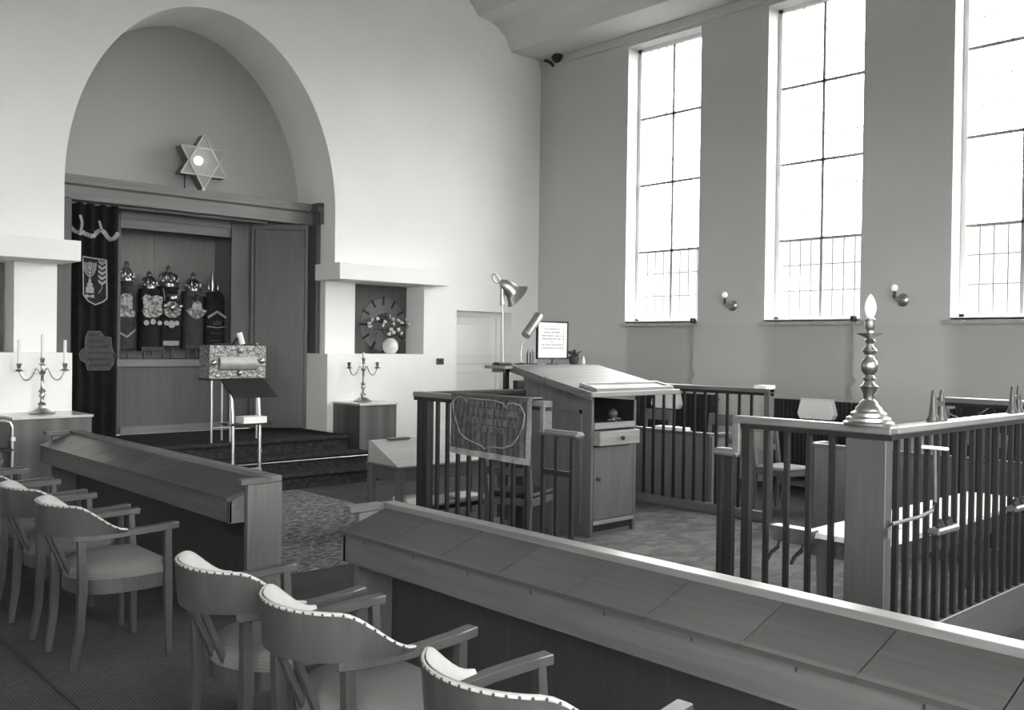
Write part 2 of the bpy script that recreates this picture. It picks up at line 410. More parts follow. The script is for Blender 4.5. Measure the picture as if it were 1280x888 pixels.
for wy in FILL_LWIN_Y:
    k += 1; r_ = struct('window_%d' % k, loc=(XL-.15, wy-LW_W/2, LW_B))  # unseen side window, added to let in fill light
    m = MB().box(XL-.2, XL-.15, wy-LW_W, wy-LW_W+.06, LW_B, LW_T).box(XL-.2, XL-.15, wy-.06, wy, LW_B, LW_T).box(XL-.2, XL-.15, wy-LW_W, wy, LW_B, LW_B+.06).box(XL-.2, XL-.15, wy-LW_W, wy, LW_T-.06, LW_T)
    obj('window_frame', m, 'white', r_); obj('mullion', B(XL-.19, XL-.16, wy-LW_W/2-.015, wy-LW_W/2+.015, LW_B, LW_T), 'iron', r_)
    obj('pane', B(XL-.18, XL-.177, wy-LW_W+.06, wy-.06, LW_B+.06, LW_T-.06), 'window_glass', r_)
for fx in FILL_FWIN_X:
    k += 1; r_ = struct('window_%d' % k, loc=(fx+FW_W/2, YF-.15, LW_B))  # unseen rear window, added and sized for fill on the arch wall
    m = MB().box(fx, fx+.06, YF-.2, YF-.15, LW_B, LW_T).box(fx+FW_W-.06, fx+FW_W, YF-.2, YF-.15, LW_B, LW_T).box(fx, fx+FW_W, YF-.2, YF-.15, LW_B, LW_B+.06).box(fx, fx+FW_W, YF-.2, YF-.15, LW_T-.06, LW_T)
    obj('window_frame', m, 'white', r_); obj('mullion', B(fx+FW_W/2-.015, fx+FW_W/2+.015, YF-.19, YF-.16, LW_B, LW_T), 'iron', r_)
    obj('pane', B(fx+.06, fx+FW_W-.06, YF-.18, YF-.177, LW_B+.06, LW_T-.06), 'window_glass', r_)
# --- ceiling: stepped cove then vault, extruded along the room
half = [(0.02, 6.23), (-0.65, 6.245), (-0.77, 6.44), (-0.9, 6.53), (-1.05, 6.6), (-1.33, 6.633), (-1.42, 6.73), (-1.6, 6.9)]
half = half + [(-1.6 - 4.7*t/10, 6.9 + 1.55*math.sin(t/10*PI/2)) for t in range(1, 11)]
prof = half + [(-12.6 - x, z) for x, z in half[::-1][1:]]
w = MB()
for (xa, za), (xb, zb) in zip(prof[:-1], prof[1:]):
    w.add([(xa, YF, za), (xb, YF, zb), (xb, 0, zb), (xa, 0, za), (xa, YF, za+0.25), (xb, YF, zb+0.25), (xb, 0, zb+0.25), (xa, 0, za+0.25)],
          [(0,1,2,3),(4,7,6,5),(0,4,5,1),(2,6,7,3)])
struct('ceiling', w, 'ceil', smooth=28)
tr = struct('trim_1', B(-0.035, 0.0, YF, 0.0, 6.10, 6.23), 'wallr', bevel=0.006)
# --- windows: steel frame, two lights wide, four high, each light leaded four by three
def window(k, wy):
    detailed = k <= 3
    root = struct('window_%d' % k, loc=(0.25, wy - WIN_W/2, WIN_B))
    y0, y1, z0, z1, x = wy - WIN_W, wy, WIN_B, WIN_T, 0.235
    fr = MB()
    fr.box(x, x+0.06, y0, y0+0.055, z0, z1).box(x, x+0.06, y1-0.055, y1, z0, z1).box(x, x+0.06, y0, y1, z0, z0+0.05).box(x, x+0.06, y0, y1, z1-0.05, z1)
    obj('window_frame', fr, 'white', root)
    iy0, iy1, iz0, iz1 = y0+0.055, y1-0.055, z0+0.05, z1-0.05
    mid = (iy0+iy1)/2
    obj('mullion', B(x+0.005, x+0.04, mid-0.018, mid+0.018, iz0, iz1), 'iron', root)
    ph = (iz1-iz0)/4; pw = (iy1-iy0)/8
    for r in range(1, 4):
        obj('glazing_bar', B(x+0.005, x+0.04, iy0, iy1, iz0+r*ph-0.016, iz0+r*ph+0.016), 'iron', root)
    if not detailed:
        obj('pane', B(x+.020, x+.023, iy0, iy1, iz0, iz1), 'window_glass', root); return
    cm = mesh('came', B(-0.004, 0.004, -0.005, 0.005, 0, iz1-iz0), 'lead')
    repeat('came', cm, root, [(x+0.022, iy0+c*pw, iz0) for c in range(1, 8) if c != 4])
    ch = mesh('came', B(-0.004, 0.004, 0, iy1-iy0, -0.0045, 0.0045), 'lead')
    repeat('came', ch, root, [(x+0.022, iy0, iz0 + r*ph/3) for r in range(1, 12) if r % 3])
    pm = mesh('pane', B(-0.0015, 0.0015, 0.002, pw-0.002, 0.002, ph/3-0.002), 'window_glass')
    repeat('pane', pm, root, [(x+0.022, iy0+c*pw, iz0+r*ph/3) for c in range(8) for r in range(12)])
    st = mesh('sill_tile', B(-0.16, 0.13, 0.003, (WIN_W+0.1)/6-0.003, -0.025, 0.02), 'tile')
    repeat('sill_tile', st, root, [(0.09, y0-0.05+i*(WIN_W+0.1)/6, z0-0.04) for i in range(6)])
    obj('sill_ledge', B(0.0, 0.24, y0, y1, z0-0.02, z0+0.012), 'white', root)
for k, wy in enumerate(WIN_Y): window(k+1, wy)
struct('ground_outside', B(-70, 70, -70, 60, -0.7, -0.6), 'stone')
struct('pane_backdrop', B(19, 24, -40, 30, -0.6, 5.55), 'backdrop')  # added block outside, sized and darkened to dim the lower panes
# --- recessed door by the corner
d = struct('door_1', loc=(-1.115, 0.3, 0))
obj('door_frame', B(-1.67, -1.60, 0.27, 0.40, 0, 2.205).box(-0.63, -0.56, 0.27, 0.40, 0, 2.205).box(-1.60, -0.63, 0.27, 0.40, 2.13, 2.205), 'wall', d, bevel=0.004)
lf = obj('door_leaf', B(-1.60, -0.63, 0.32, 0.37, 0.005, 2.13), 'wall', d)
for z0, z1 in ((0.1, 1.30), (1.40, 2.02)):
    obj('door_panel', B(-1.50, -0.73, 0.305, 0.325, z0, z1), 'wall', lf, bevel=0.012)

# ================================================================== ARK
ark = thing('ark_cabinet', 'tall wooden ark with heavy cornice built into the arched recess', 'ark', (AX, 1.0, 0.53))
ZP = 0.53
# cornice: moulded profile along the front, returning forward along the right-hand reveal
cp = [(0.56, 3.30), (0.50, 3.30), (0.50, 3.455), (0.475, 3.47), (0.46, 3.475), (0.46, 3.50), (0.485, 3.505), (0.485, 3.58), (0.56, 3.58)]
c = MB().prism([(p[0], p[1]) for p in cp], 0, -7.155, -3.775)
obj('cornice', c, 'arkwood_x', ark, label='moulded cornice board')
c = MB().prism([(-3.775 - (0.56-p[0]) - 0.0, p[1]) for p in cp], 1, 0.275, 0.46)
obj('cornice_return', c, 'arkwood', ark)
obj('cornice_top', B(-7.155, -3.775, 0.56, 0.944, 3.54, 3.58), 'arkwood_x', ark)
obj('soffit', B(-7.155, -3.775, 0.56, 0.97, 3.30, 3.325), 'arkwood_x', ark)
obj('curtain_rail', B(-6.95, -4.4, 0.66, 0.70, 3.275, 3.30), 'arkwood_x', ark)
obj('side_lining', B(-7.155, -6.97, 0.35, 0.60, ZP, 3.30), 'arkwood', ark, bevel=0.01)
obj('side_lining', B(-3.84, -3.775, 0.345, 0.64, ZP, 3.30), 'arkwood', ark, bevel=0.01)
obj('splayed_panel', MB().prism([(-6.45, 1.03), (-6.45, 1.0), (-7.12, 0.60), (-7.155, 0.60), (-7.155, 0.66), (-6.5, 1.06)], 2, ZP, 3.30), 'arkwood', ark)
def splay(t, out, z0, z1, t2):                      # piece lying on the right splayed face
    a = Vector((-4.45, 1.0)); b = Vector((-3.84, 0.56)); dd = (b-a); nn = Vector((dd.y, -dd.x)).normalized()
    if nn.y > 0: nn = -nn
    p, q = a+dd*t, a+dd*t2
    return MB().prism([tuple(p), tuple(q), tuple(q+nn*out), tuple(p+nn*out)], 2, z0, z1)
obj('splayed_panel', MB().prism([(-4.45, 1.0), (-3.84, 0.56), (-3.775, 0.56), (-3.775, 0.64), (-4.40, 1.06)], 2, ZP, 3.30), 'arkwood', ark)
sd = obj('ark_door', splay(0.06, 0.03, ZP+0.01, 3.22, 0.94), 'arkwood', ark, bevel=0.004)
obj('door_stile', splay(0.0, 0.045, ZP, 3.30, 0.05), 'arkwood', ark); obj('door_stile', splay(0.95, 0.045, ZP, 3.30, 1.0), 'arkwood', ark)
obj('door_head', splay(0.05, 0.04, 3.23, 3.30, 0.95), 'arkwood', ark)
obj('jamb', B(-4.74, -4.45, 1.0, 1.06, ZP, 3.30), 'arkwood', ark, bevel=0.006)
obj('jamb', B(-6.45, -6.19, 1.0, 1.06, ZP, 3.30), 'arkwood', ark, bevel=0.006)
obj('jamb_bead', B(-4.75, -4.715, 0.985, 1.0, ZP, 3.30), 'arkwood', ark)
obj('header', B(-6.19, -4.74, 1.0, 1.05, 3.21, 3.30), 'arkwood_x', ark)
obj('header', B(-6.19, -4.74, 1.03, 1.08, 3.09, 3.21), 'arkwood_x', ark)
obj('base_panel', B(-6.19, -4.74, 1.02, 1.06, ZP, 1.37), 'arkwood', ark)
obj('baseboard', B(-6.19, -4.74, 0.985, 1.02, ZP, ZP+0.10), 'arkwood_x', ark, bevel=0.006)
obj('shelf', B(-6.3, -4.6, 0.985, 1.72, 1.37, 1.465), 'arkwood_x', ark, bevel=0.006)
obj('interior_back', B(-6.3, -4.6, 1.72, 1.76, 1.37, 3.32), 'arkin', ark)
obj('interior_back_strip', B(-5.50, -5.48, 1.712, 1.72, 1.465, 3.1), 'arkin', ark)
obj('interior_side', B(-6.3, -6.26, 1.06, 1.72, 1.465, 3.32), 'arkin', ark)
obj('interior_side', B(-4.64, -4.60, 1.06, 1.72, 1.465, 3.32), 'arkin', ark)
obj('interior_roof', B(-6.3, -4.6, 1.06, 1.76, 3.32, 3.35), 'arkwood', ark)
# --- carpeted steps
st = thing('carpeted_steps', 'dark carpeted platform and steps leading up to the ark', 'steps', (AX, -0.5, 0))
for nm, x0, x1, y0, z1, y1 in (('platform', -7.03, -3.90, -0.60, ZP, 1.0), ('step', -7.04, -3.79, -0.87, 0.355, -0.60), ('step', -7.25, -3.70, -1.14, 0.18, -0.87)):
    p = obj(nm, B(x0, x1, y0+0.03, y1+0.03 if nm == 'step' else y1, 0, z1-0.045), 'step_carpet', st)
    obj('nosing', B(x0-0.01, x1+0.01, y0, y1 + (0.03 if nm == 'step' else 0), z1-0.05, z1), 'step_carpet', p, bevel=0.015)
obj('riser_rod', MB().tube([(-7.1, -0.862, 0.295), (-3.8, -0.862, 0.295)], 0.007), 'chrome', st, 60, label='thin metal stair rod')
# fill under platform inside recess: lower wall sides reach the floor already

# --- ark curtain
cur = thing('ark_curtain', 'dark velvet ark curtain with embroidered shield and scalloped gold trim', 'curtain', (-6.6, 0.66, 0.56))
def cur_y(x): return 0.655 + 0.028*math.sin((x+6.9)*2*PI/0.135) + 0.012*math.sin((x+6.9)*2*PI/0.31+1)
def cshape(u, v, o=0.0):
    x = -6.90 + 0.555*u; z = 0.56 + 2.73*v
    pull = 1.0 - 0.05*(1-v)
    x = -6.90 + 0.555*u*(1.0 - 0.02*(1-v))
    return (x, cur_y(x) + o, z)
obj('drape', MB().slabgrid(lambda u, v: cshape(u, v, -0.004), lambda u, v: cshape(u, v, 0.004), 80, 14), 'velvet', cur, 50)
def on_cur(x, z, o=-0.018): return (x, min(cur_y(x), 0.645) + o, z)
def cstrip(pts, wd, o=-0.02):                        # ribbon along a polyline lying on the curtain
    m = MB()
    for (xa, za), (xb, zb) in zip(pts[:-1], pts[1:]):
        n = max(2, int(math.hypot(xb-xa, zb-za)/0.02))
        for i in range(n):
            a = (xa+(xb-xa)*i/n, za+(zb-za)*i/n); b = (xa+(xb-xa)*(i+1)/n, za+(zb-za)*(i+1)/n)
            dx, dz = b[0]-a[0], b[1]-a[1]; L = math.hypot(dx, dz); nx, nz = -dz/L*wd/2, dx/L*wd/2
            ya, yb = cur_y(a[0])+o, cur_y(b[0])+o
            q = [(a[0]-nx, ya, a[1]-nz), (b[0]-nx, yb, b[1]-nz), (b[0]+nx, yb, b[1]+nz), (a[0]+nx, ya, a[1]+nz)]
            m.add(q + [(p[0], p[1]+0.006, p[2]) for p in q], [(0,1,2,3),(7,6,5,4),(0,4,5,1),(1,5,6,2),(2,6,7,3),(3,7,4,0)])
    return m
obj('scalloped_trim', cstrip([(-6.895, 3.0), (-6.82, 2.94), (-6.78, 2.93)], 0.05), 'gold', cur)
obj('scalloped_trim', cstrip([(-6.77, 2.95), (-6.66, 2.90), (-6.56, 2.99)], 0.05), 'gold', cur)
obj('scalloped_trim', cstrip([(-6.55, 2.99), (-6.49, 2.93), (-6.43, 2.88), (-6.36, 2.98)], 0.05), 'gold', cur)
obj('tassel', cstrip([(-6.80, 3.14), (-6.77, 3.05), (-6.79, 2.96)], 0.028), 'gold', cur)
obj('tassel', cstrip([(-6.57, 3.10), (-6.55, 3.0)], 0.028), 'gold', cur)
SH = [(-6.765, 2.665), (-6.66, 2.652), (-6.50, 2.64), (-6.49, 2.19), (-6.53, 2.15), (-6.62, 2.11), (-6.70, 2.15), (-6.755, 2.22)]
yf = 0.617
shield = obj('embroidered_shield', MB().prism(SH, 1, yf, yf+0.006), 'shield', cur, label='embroidered shield with a seven-branched lampstand and a leafy branch')
def flat_strip(pts, wd, y, th=0.006):
    m = MB()
    for (xa, za), (xb, zb) in zip(pts[:-1], pts[1:]):
        dx, dz = xb-xa, zb-za; L = max(math.hypot(dx, dz), 1e-5); nx, nz = -dz/L*wd/2, dx/L*wd/2
        m.prism([(xa-nx, za-nz), (xb-nx, zb-nz), (xb+nx, zb+nz), (xa+nx, za+nz)], 1, y-th, y)
    return m
obj('shield_border', flat_strip(SH + SH[:1], 0.014, yf), 'gold', shield)
mn = MB()
cxm = -6.685
for k, rr in enumerate((0.022, 0.046, 0.068)):
    pts = [(cxm - rr*math.cos(a), 2.60 - (0.165*(0.35+rr*9))*math.sin(a)) for a in [PI*i/12 for i in range(13)]]
    m2 = flat_strip(pts, 0.013, yf); mn.add(m2.v, m2.f)
m2 = flat_strip([(cxm, 2.61), (cxm, 2.38)], 0.014, yf); mn.add(m2.v, m2.f)
obj('lampstand_emblem', mn, 'gold', shield)
mn = MB()
for x0, x1, z0, z1 in ((-6.70, -6.67, 2.36, 2.40), (-6.715, -6.655, 2.31, 2.36), (-6.73, -6.64, 2.245, 2.31), (-6.735, -6.70, 2.19, 2.225), (-6.67, -6.635, 2.19, 2.225), (-6.70, -6.67, 2.20, 2.215)):
    mn.box(x0, x1, yf-0.006, yf, z0, z1)
obj('lampstand_base_emblem', mn, 'gold', shield)
mn = MB()
for k in range(5):
    z = 2.36 + k*0.058
    for sg in (-1, 1):
        mn.prism([(-6.547, z-0.02), (-6.547, z+0.015), (-6.547+sg*0.045, z+0.045), (-6.547+sg*0.04, z+0.012)][::sg], 1, yf-0.006, yf)
mn.prism([(-6.547, 2.63), (-6.57, 2.605), (-6.547, 2.58), (-6.524, 2.605)], 1, yf-0.006, yf)
m2 = flat_strip([(-6.547, 2.36), (-6.55, 2.30), (-6.585, 2.245)], 0.008, yf); mn.add(m2.v, m2.f)
obj('branch_emblem', mn, 'gold', shield)
PT = [(-6.70, 1.80), (-6.56, 1.80), (-6.52, 1.74), (-6.44, 1.73), (-6.425, 1.60), (-6.39, 1.52), (-6.41, 1.42), (-6.45, 1.345), (-6.70, 1.345), (-6.725, 1.43), (-6.78, 1.46), (-6.80, 1.53), (-6.775, 1.58), (-6.73, 1.60), (-6.73, 1.72)]
patch = obj('embroidered_patch', MB().prism(PT, 1, yf, yf+0.006), 'patch', cur, label='paler embroidered patch with faint lines of lettering')
for r, (x0, x1) in enumerate(((-6.69, -6.60), (-6.69, -6.52), (-6.69, -6.47), (-6.69, -6.45), (-6.70, -6.43), (-6.68, -6.45))):
    m = MB(); x = x0; z = 1.755 - r*0.07
    while x < x1:
        ww = random.uniform(0.012, 0.028); m.box(x, x+ww, yf-0.003, yf, z-0.012, z+0.012); x += ww+0.01
    obj('lettering_row', m, 'letter', patch)
obj('patch_border', flat_strip(PT + PT[:1], 0.007, yf), 'thread', patch)

# --- torah scrolls in the ark
def scroll(x0, x1, ztop, zbot, y, mat, label, round_top=False, shelf=1.465):
    cx, hw = (x0+x1)/2, (x1-x0)/2*0.97
    t = thing('torah_scroll', label, 'scroll', (cx, y, shelf), 'scrolls standing in the ark')
    def sec(z, k):
        pts = []
        for i in range(24):
            a = 2*PI*i/24; ca, sa = math.cos(a), math.sin(a)
            pts.append((cx + hw*k*math.copysign(abs(ca)**0.6, ca), y + 0.10*k*math.copysign(abs(sa)**0.7, sa), z + 0.008*math.sin(i*2.1)*(1 if z < zbot+0.01 else 0)))
        return pts
    lv = [(zbot, 1.04), (zbot+0.05, 1.0), ((zbot+ztop)/2, 0.97), (ztop-0.10, 0.97)]
    lv += [(ztop-0.06, 0.93), (ztop-0.02, 0.78), (ztop, 0.55)] if round_top else [(ztop-0.02, 0.96), (ztop, 0.93)]
    m = MB(); vs = []; fs = []
    for z, k in lv: vs += sec(z, k)
    for i in range(len(lv)-1):
        for j in range(24): fs.append((i*24+j, i*24+(j+1) % 24, (i+1)*24+(j+1) % 24, (i+1)*24+j))
    fs += [tuple(range(24))[::-1], tuple(range((len(lv)-1)*24, len(lv)*24))]
    mt = obj('mantle', m.add(vs, fs), mat, t, 40)
    for sx in (-0.42, 0.42):
        px = cx + sx*hw
        obj('stave', MB().lathe([(0.018, shelf), (0.022, shelf+0.01), (0.014, shelf+0.03), (0.02, shelf+0.06), (0.014, shelf+0.09), (0.018, zbot+0.03)], 10, (px, y, 0)), 'postwood', t, 40)
    return t, mt, cx, hw
def braid(mt, pts, y, wd=0.016): return obj('braid', flat_strip(pts, wd, y, 0.008), 'gold', mt)
S1, m1, c1, h1 = scroll(-6.16, -5.90, 2.385, 1.58, 1.33, 'mantle2', 'leftmost scroll half hidden by the curtain, tablet-shaped silver breastplate on its mantle')
S2, m2_, c2, h2 = scroll(-5.87, -5.60, 2.36, 1.57, 1.27, 'mantle', 'scroll in dark mantle hung with a ragged tilted silver breastplate and three discs')
S3, m3, c3, h3 = scroll(-5.60, -5.31, 2.40, 1.625, 1.34, 'mantle', 'middle scroll in black mantle under the tallest crown, with a white band near its hem')
S4, m4, c4, h4 = scroll(-5.27, -4.985, 2.36, 1.60, 1.33, 'mantle2', 'scroll in grey mantle with fringed hem and a boat-shaped silver breastplate')
S5, m5, c5, h5 = scroll(-4.965, -4.675, 2.37, 1.50, 1.36, 'mantle', 'rounded black scroll with gold chevrons and no breastplate, behind the silver box', True)
yb = 1.36-0.108
braid(m5, [(c5-0.13, 2.02), (c5, 2.10), (c5+0.13, 2.02)], yb, 0.03); braid(m5, [(c5-0.14, 1.90), (c5, 1.885), (c5+0.14, 1.90)], yb, 0.012)
obj('embroidered_crown', MB().prism([(c5-0.05, 1.92), (c5+0.05, 1.92), (c5+0.06, 1.985), (c5+0.02, 1.96), (c5, 2.0), (c5-0.02, 1.96), (c5-0.06, 1.985)], 1, yb-0.005, yb+0.004), 'patch', m5)
braid(m5, [(c5-0.13, 1.62), (c5, 1.57), (c5+0.13, 1.63)], yb, 0.03)
for zz in (1.80, 1.70):
    m = MB(); x = c5-0.10
    while x < c5+0.09:
        m.box(x, x+0.012, yb-0.004, yb+0.004, zz, zz+0.02); x += 0.022
    obj('embroidered_line', m, 'patch', m5)
braid(m1, [(c1-0.10, 1.80), (c1, 1.74), (c1+0.11, 1.84)], 1.33-0.11, 0.02)
obj('white_band', B(c3-0.11, c3+0.10, 1.22, 1.238, 1.635, 1.70), 'cream', m3, bevel=0.006)
obj('hem_fringe', B(c4-0.14, c4+0.14, 1.214, 1.228, 1.60, 1.65), 'patch', m4); obj('hem_fringe', B(c2-0.135, c2+0.135, 1.153, 1.168, 1.57, 1.62), 'patch', m2_)
obj('top_trim', B(c4-0.13, c4+0.13, 1.214, 1.23, 2.29, 2.34), 'patch', m4)
for dx in (-0.075, 0.065): braid(m3, [(c3+dx*1.5, 2.37), (c3+dx*1.2, 2.22)], 1.231, 0.01)
# breastplates
def plate(cx, y, z0, z1, hw, kind, label):
    t = thing('breastplate', label, 'breastplate', (cx, y, z0), 'silver breastplates on the scrolls')
    h = z1-z0
    if kind == 'tablet':
        pts = [(-.75, 0), (.75, 0), (.95, .18), (.6, .3), (.62, .75), (.3, .85), (.12, .9), (.1, 1), (-.1, 1), (-.12, .9), (-.3, .85), (-.62, .75), (-.6, .3), (-.95, .18)]
    elif kind == 'ragged':
        pts = [(-.7, .05), (-.2, 0), (.5, .06), (.95, .2), (.85, .55), (.98, .9), (.4, .97), (-.1, .92), (-.6, 1.0), (-.98, .82), (-.8, .5), (-.95, .25)]
    elif kind == 'round':
        pts = [(.5*math.cos(a)*1.7, .36 + .36*math.sin(a)) for a in [2*PI*i/20 - PI*0.35 for i in range(18)]] 
        pts = [(.9*math.cos(a), .33 + .33*math.sin(a)) for a in [2*PI*i/20 for i in range(20)]]
    else:
        pts = [(0, 0), (.35, .1), (.7, .2), (1, .42), (.75, .45), (.45, .55), (.4, .78), (.2, .82), (.22, .95), (.1, 1), (-.1, 1), (-.22, .95), (-.2, .82), (-.4, .78), (-.45, .55), (-.75, .45), (-1, .42), (-.7, .2), (-.35, .1)]
    obj('plate', MB().prism([(cx + p[0]*hw, z0 + p[1]*h) for p in pts], 1, y-0.008, y+0.006), 'platesilver', t, bevel=0.004)
    emb = MB(); rnd = random.Random(int(abs(cx)*1000))
    for i in range(26):
        a = rnd.uniform(0, 2*PI); r = rnd.uniform(0.35, 0.8); zc = z0 + h*(0.36 if kind == 'round' else 0.45)
        emb.ball((cx + hw*r*math.cos(a)*0.75, y-0.008, zc + h*0.34*r*math.sin(a)), rnd.uniform(0.008, 0.017), 6, 1.0)
    obj('embossing', emb, 'silver', t, 60)['kind'] = 'stuff'
    if kind == 'round':
        obj('crest', MB().lathe([(0.05, 0), (0.075, 0.015), (0.08, 0.05), (0.06, 0.075), (0.02, 0.085)], 14, (cx, y-0.005, z0+h*0.70)), 'silver', t, 50)
        for dx in (-0.75, 0.78): obj('boss', MB().ball((cx+dx*hw, y-0.012, z0+h*0.47), 0.036, 8), 'silver', t, 60)
        obj('central_boss', MB().ball((cx, y-0.006, z0+h*0.42), 0.045, 8, 1.3), 'silver', t, 60)
    if kind in ('tablet', 'boat'):
        cw = 0.34*hw
        for sg in (-1, 1):
            obj('tablet', MB().prism([(cx+sg*cw*0.05, z0+h*.42), (cx+sg*cw*1.25, z0+h*.42), (cx+sg*cw*1.25, z0+h*.70), (cx+sg*cw*0.65, z0+h*.78), (cx+sg*cw*0.05, z0+h*.70)], 1, y-0.02, y-0.006), 'discsilver', t, bevel=0.003)
        obj('small_crown', MB().lathe([(0.03, 0), (0.045, 0.02), (0.05, 0.04), (0.025, 0.055), (0.008, 0.08)], 12, (cx, y-0.006, z0+h*0.86)), 'silver', t, 50)
    return t
plate(c1-0.01, 1.215, 1.99, 2.34, 0.125, 'tablet', 'breastplate with two plain tablets beside the dark curtain')
plate(c2, 1.155, 1.985, 2.29, 0.14, 'ragged', 'ragged foliate breastplate between the tablet one and the round one')
plate(c3+0.005, 1.222, 1.995, 2.33, 0.135, 'round', 'round bossed breastplate below the tallest crown')
plate(c4, 1.212, 1.985, 2.28, 0.15, 'boat', 'wide boat-shaped breastplate on the grey mantle')
def discs(cx, y, zs, rs, label):
    t = thing('pointer_discs', label, 'pendant', (cx, y, zs[0][1]), 'pendant discs')
    for (dx, z), r in zip(zs, rs):
        obj('disc', MB().lathe([(r*0.9, -0.005), (r, 0), (r*0.9, 0.006)], 16, (cx+dx, y, z), Matrix.Rotation(PI/2, 3, 'X')), 'discsilver', t, 40)
discs(c2+0.01, 1.158, [(-0.085, 1.925), (0.0, 1.94), (0.085, 1.925)], [0.036, 0.038, 0.032], 'three round silver discs hanging below the ragged breastplate')
discs(c3, 1.226, [(-0.07, 1.93), (0.0, 1.915), (0.07, 1.93)], [0.034, 0.052, 0.034], 'cluster of silver discs hanging below the round breastplate')
# crowns
def crown(cx, y, z, r, h, style, label):
    t = thing('scroll_coronet', label, 'crown', (cx, y, z), 'silver crowns on the scrolls')
    obj('band', MB().lathe([(r*.72, 0), (r*.75, .01), (r*.72, .02), (r*.72, .045), (r*.78, .05)], 18, (cx, y, z)), 'silver', t, 50)
    n = 8
    for k in range(n):
        a = 2*PI*k/n + 0.2
        pts = []
        for i in range(9):
            s = i/8
            rr = r*(.72 + .30*math.sin(s*PI*0.75))*(1 - s**3.2*(0.92)) if style == 'open' else r*(.74 + .18*math.sin(s*PI))*math.cos(s*PI/2)**0.7
            pts.append((cx + rr*math.cos(a), y + rr*math.sin(a), z + .045 + s*h*.62))
        obj('arch', MB().tube(pts, 0.012, 6), 'silver', t, 60)
    for k in range(n):
        a = 2*PI*(k+.5)/n + 0.2
        obj('bead', MB().ball((cx + r*.86*math.cos(a), y + r*.86*math.sin(a), z + (.075 if style == 'open' else .05)), r*.2, 6), 'silver', t, 60)
    obj('finial', MB().lathe([(.012, h*.62), (.03, h*.66), (.014, h*.72), (.030, h*.80), (.034, h*.86), (.018, h*.93), (.006, h)], 12, (cx, y, z+.03)), 'silver', t, 50)
    return t
crown(c1+0.03, 1.33, 2.45, 0.105, 0.23, 'closed', 'tall closed crown nearest the curtain, on the leftmost scroll')
crown(c2, 1.27, 2.362, 0.115, 0.20, 'closed', 'low dome-shaped crown second from the curtain')
crown(c3, 1.34, 2.402, 0.14, 0.26, 'open', 'largest flaring crown with a ball finial, on the middle scroll')
crown(c4, 1.33, 2.362, 0.115, 0.22, 'closed', 'pointed crown on the grey scroll, beside the largest crown')
obj('crown_pad', MB().lathe([(0.07, 2.385), (0.08, 2.40), (0.08, 2.449)], 16, (c1+0.03, 1.33, 0)), 'mantle2', S1, 40)
fin = thing('scroll_finials', 'pair of slim silver bells topping the rounded black scroll', 'finial', (c5, 1.36, 2.37))
obj('spire', MB().lathe([(.03, 2.372), (.022, 2.42), (.04, 2.47), (.026, 2.52), (.03, 2.55), (.012, 2.60), (.016, 2.62), (.004, 2.66)], 12, (c5-.02, 1.36, 0)), 'silver', fin, 50)
for dx in (-.065, .065):
    obj('bell', MB().lathe([(.02, 2.40), (.022, 2.42), (.018, 2.47), (.006, 2.49)], 10, (c5-.02+dx, 1.33, 0)), 'silver', fin, 50)
obj('bell_bar', MB().tube([(c5-.09, 1.33, 2.49), (c5+.05, 1.33, 2.49)], .005, 6), 'silver', fin, 60)
obj('stem', MB().tube([(c5-.02, 1.345, 2.36), (c5-.02, 1.345, 2.50)], .01, 6), 'silver', fin, 60)

# --- hexagram lamp on the cornice
sl = thing('star_lamp', 'six-pointed star lantern of framed glass on top of the ark cornice', 'lamp', (-5.31, 0.72, 3.58))
sc_, sr = (-5.31, 3.965), 0.345
def star(r, rot=0.0):
    out = []
    for i in range(12):
        a = PI/2 + 2*PI*i/12; rr = r if i % 2 == 0 else r/math.sqrt(3)
        out.append((sc_[0] + rr*math.cos(a), sc_[1] + rr*math.sin(a)))
    return out
sp = star(sr); y0s, y1s = 0.62, 0.80
for i in range(12):
    a, b = sp[i], sp[(i+1) % 12]
    obj('side_pane', MB().add([(a[0], y0s, a[1]), (b[0], y0s, b[1]), (b[0], y1s, b[1]), (a[0], y1s, a[1])], [(0, 1, 2, 3)]), 'starside', sl)
for tri in ([0, 4, 8], [2, 6, 10]):
    m = MB()
    for k in range(3):
        a, b = sp[tri[k]], sp[tri[(k+1) % 3]]; m.bar((a[0], y0s, a[1]), (b[0], y0s, b[1]), 0.016)
    obj('frame', m, 'starframe', sl)
obj('face_pane', MB().prism(sp, 1, y0s+0.006, y0s+0.01), 'frosted_star_glass', sl)
obj('back_pane', MB().prism(sp, 1, y1s-0.004, y1s), 'patch', sl)
bl = obj('bulb', MB().ball((-5.35, 0.70, 3.985), 0.06, 10), 'lit_bulb', sl, 60)
obj('leg', MB().tube([(-5.56, 0.62, 3.58), (-5.56, 0.62, 3.80)], .008, 6), 'black', sl, 60)
obj('leg', MB().tube([(-5.31, 0.63, 3.58), (-5.31, 0.63, 3.64)], .022, 8), 'white', sl, 60)
obj('cable', MB().tube([(-5.34, 0.60, 3.585), (-5.36, 0.59, 3.588), (-5.40, 0.60, 3.585)], .006, 6), 'black', sl, 60)
# lit bulb of the star lamp
pl = bpy.data.lights.new('star_bulb_light', 'POINT'); pl.energy = 2.0; pl.shadow_soft_size = 0.06; pl.color = (1, .97, .9)
po = bpy.data.objects.new('star_bulb_light', pl); COL.objects.link(po); po.parent = sl; po.location = (-5.35+5.31, 0.66-0.72, 3.985-3.58)

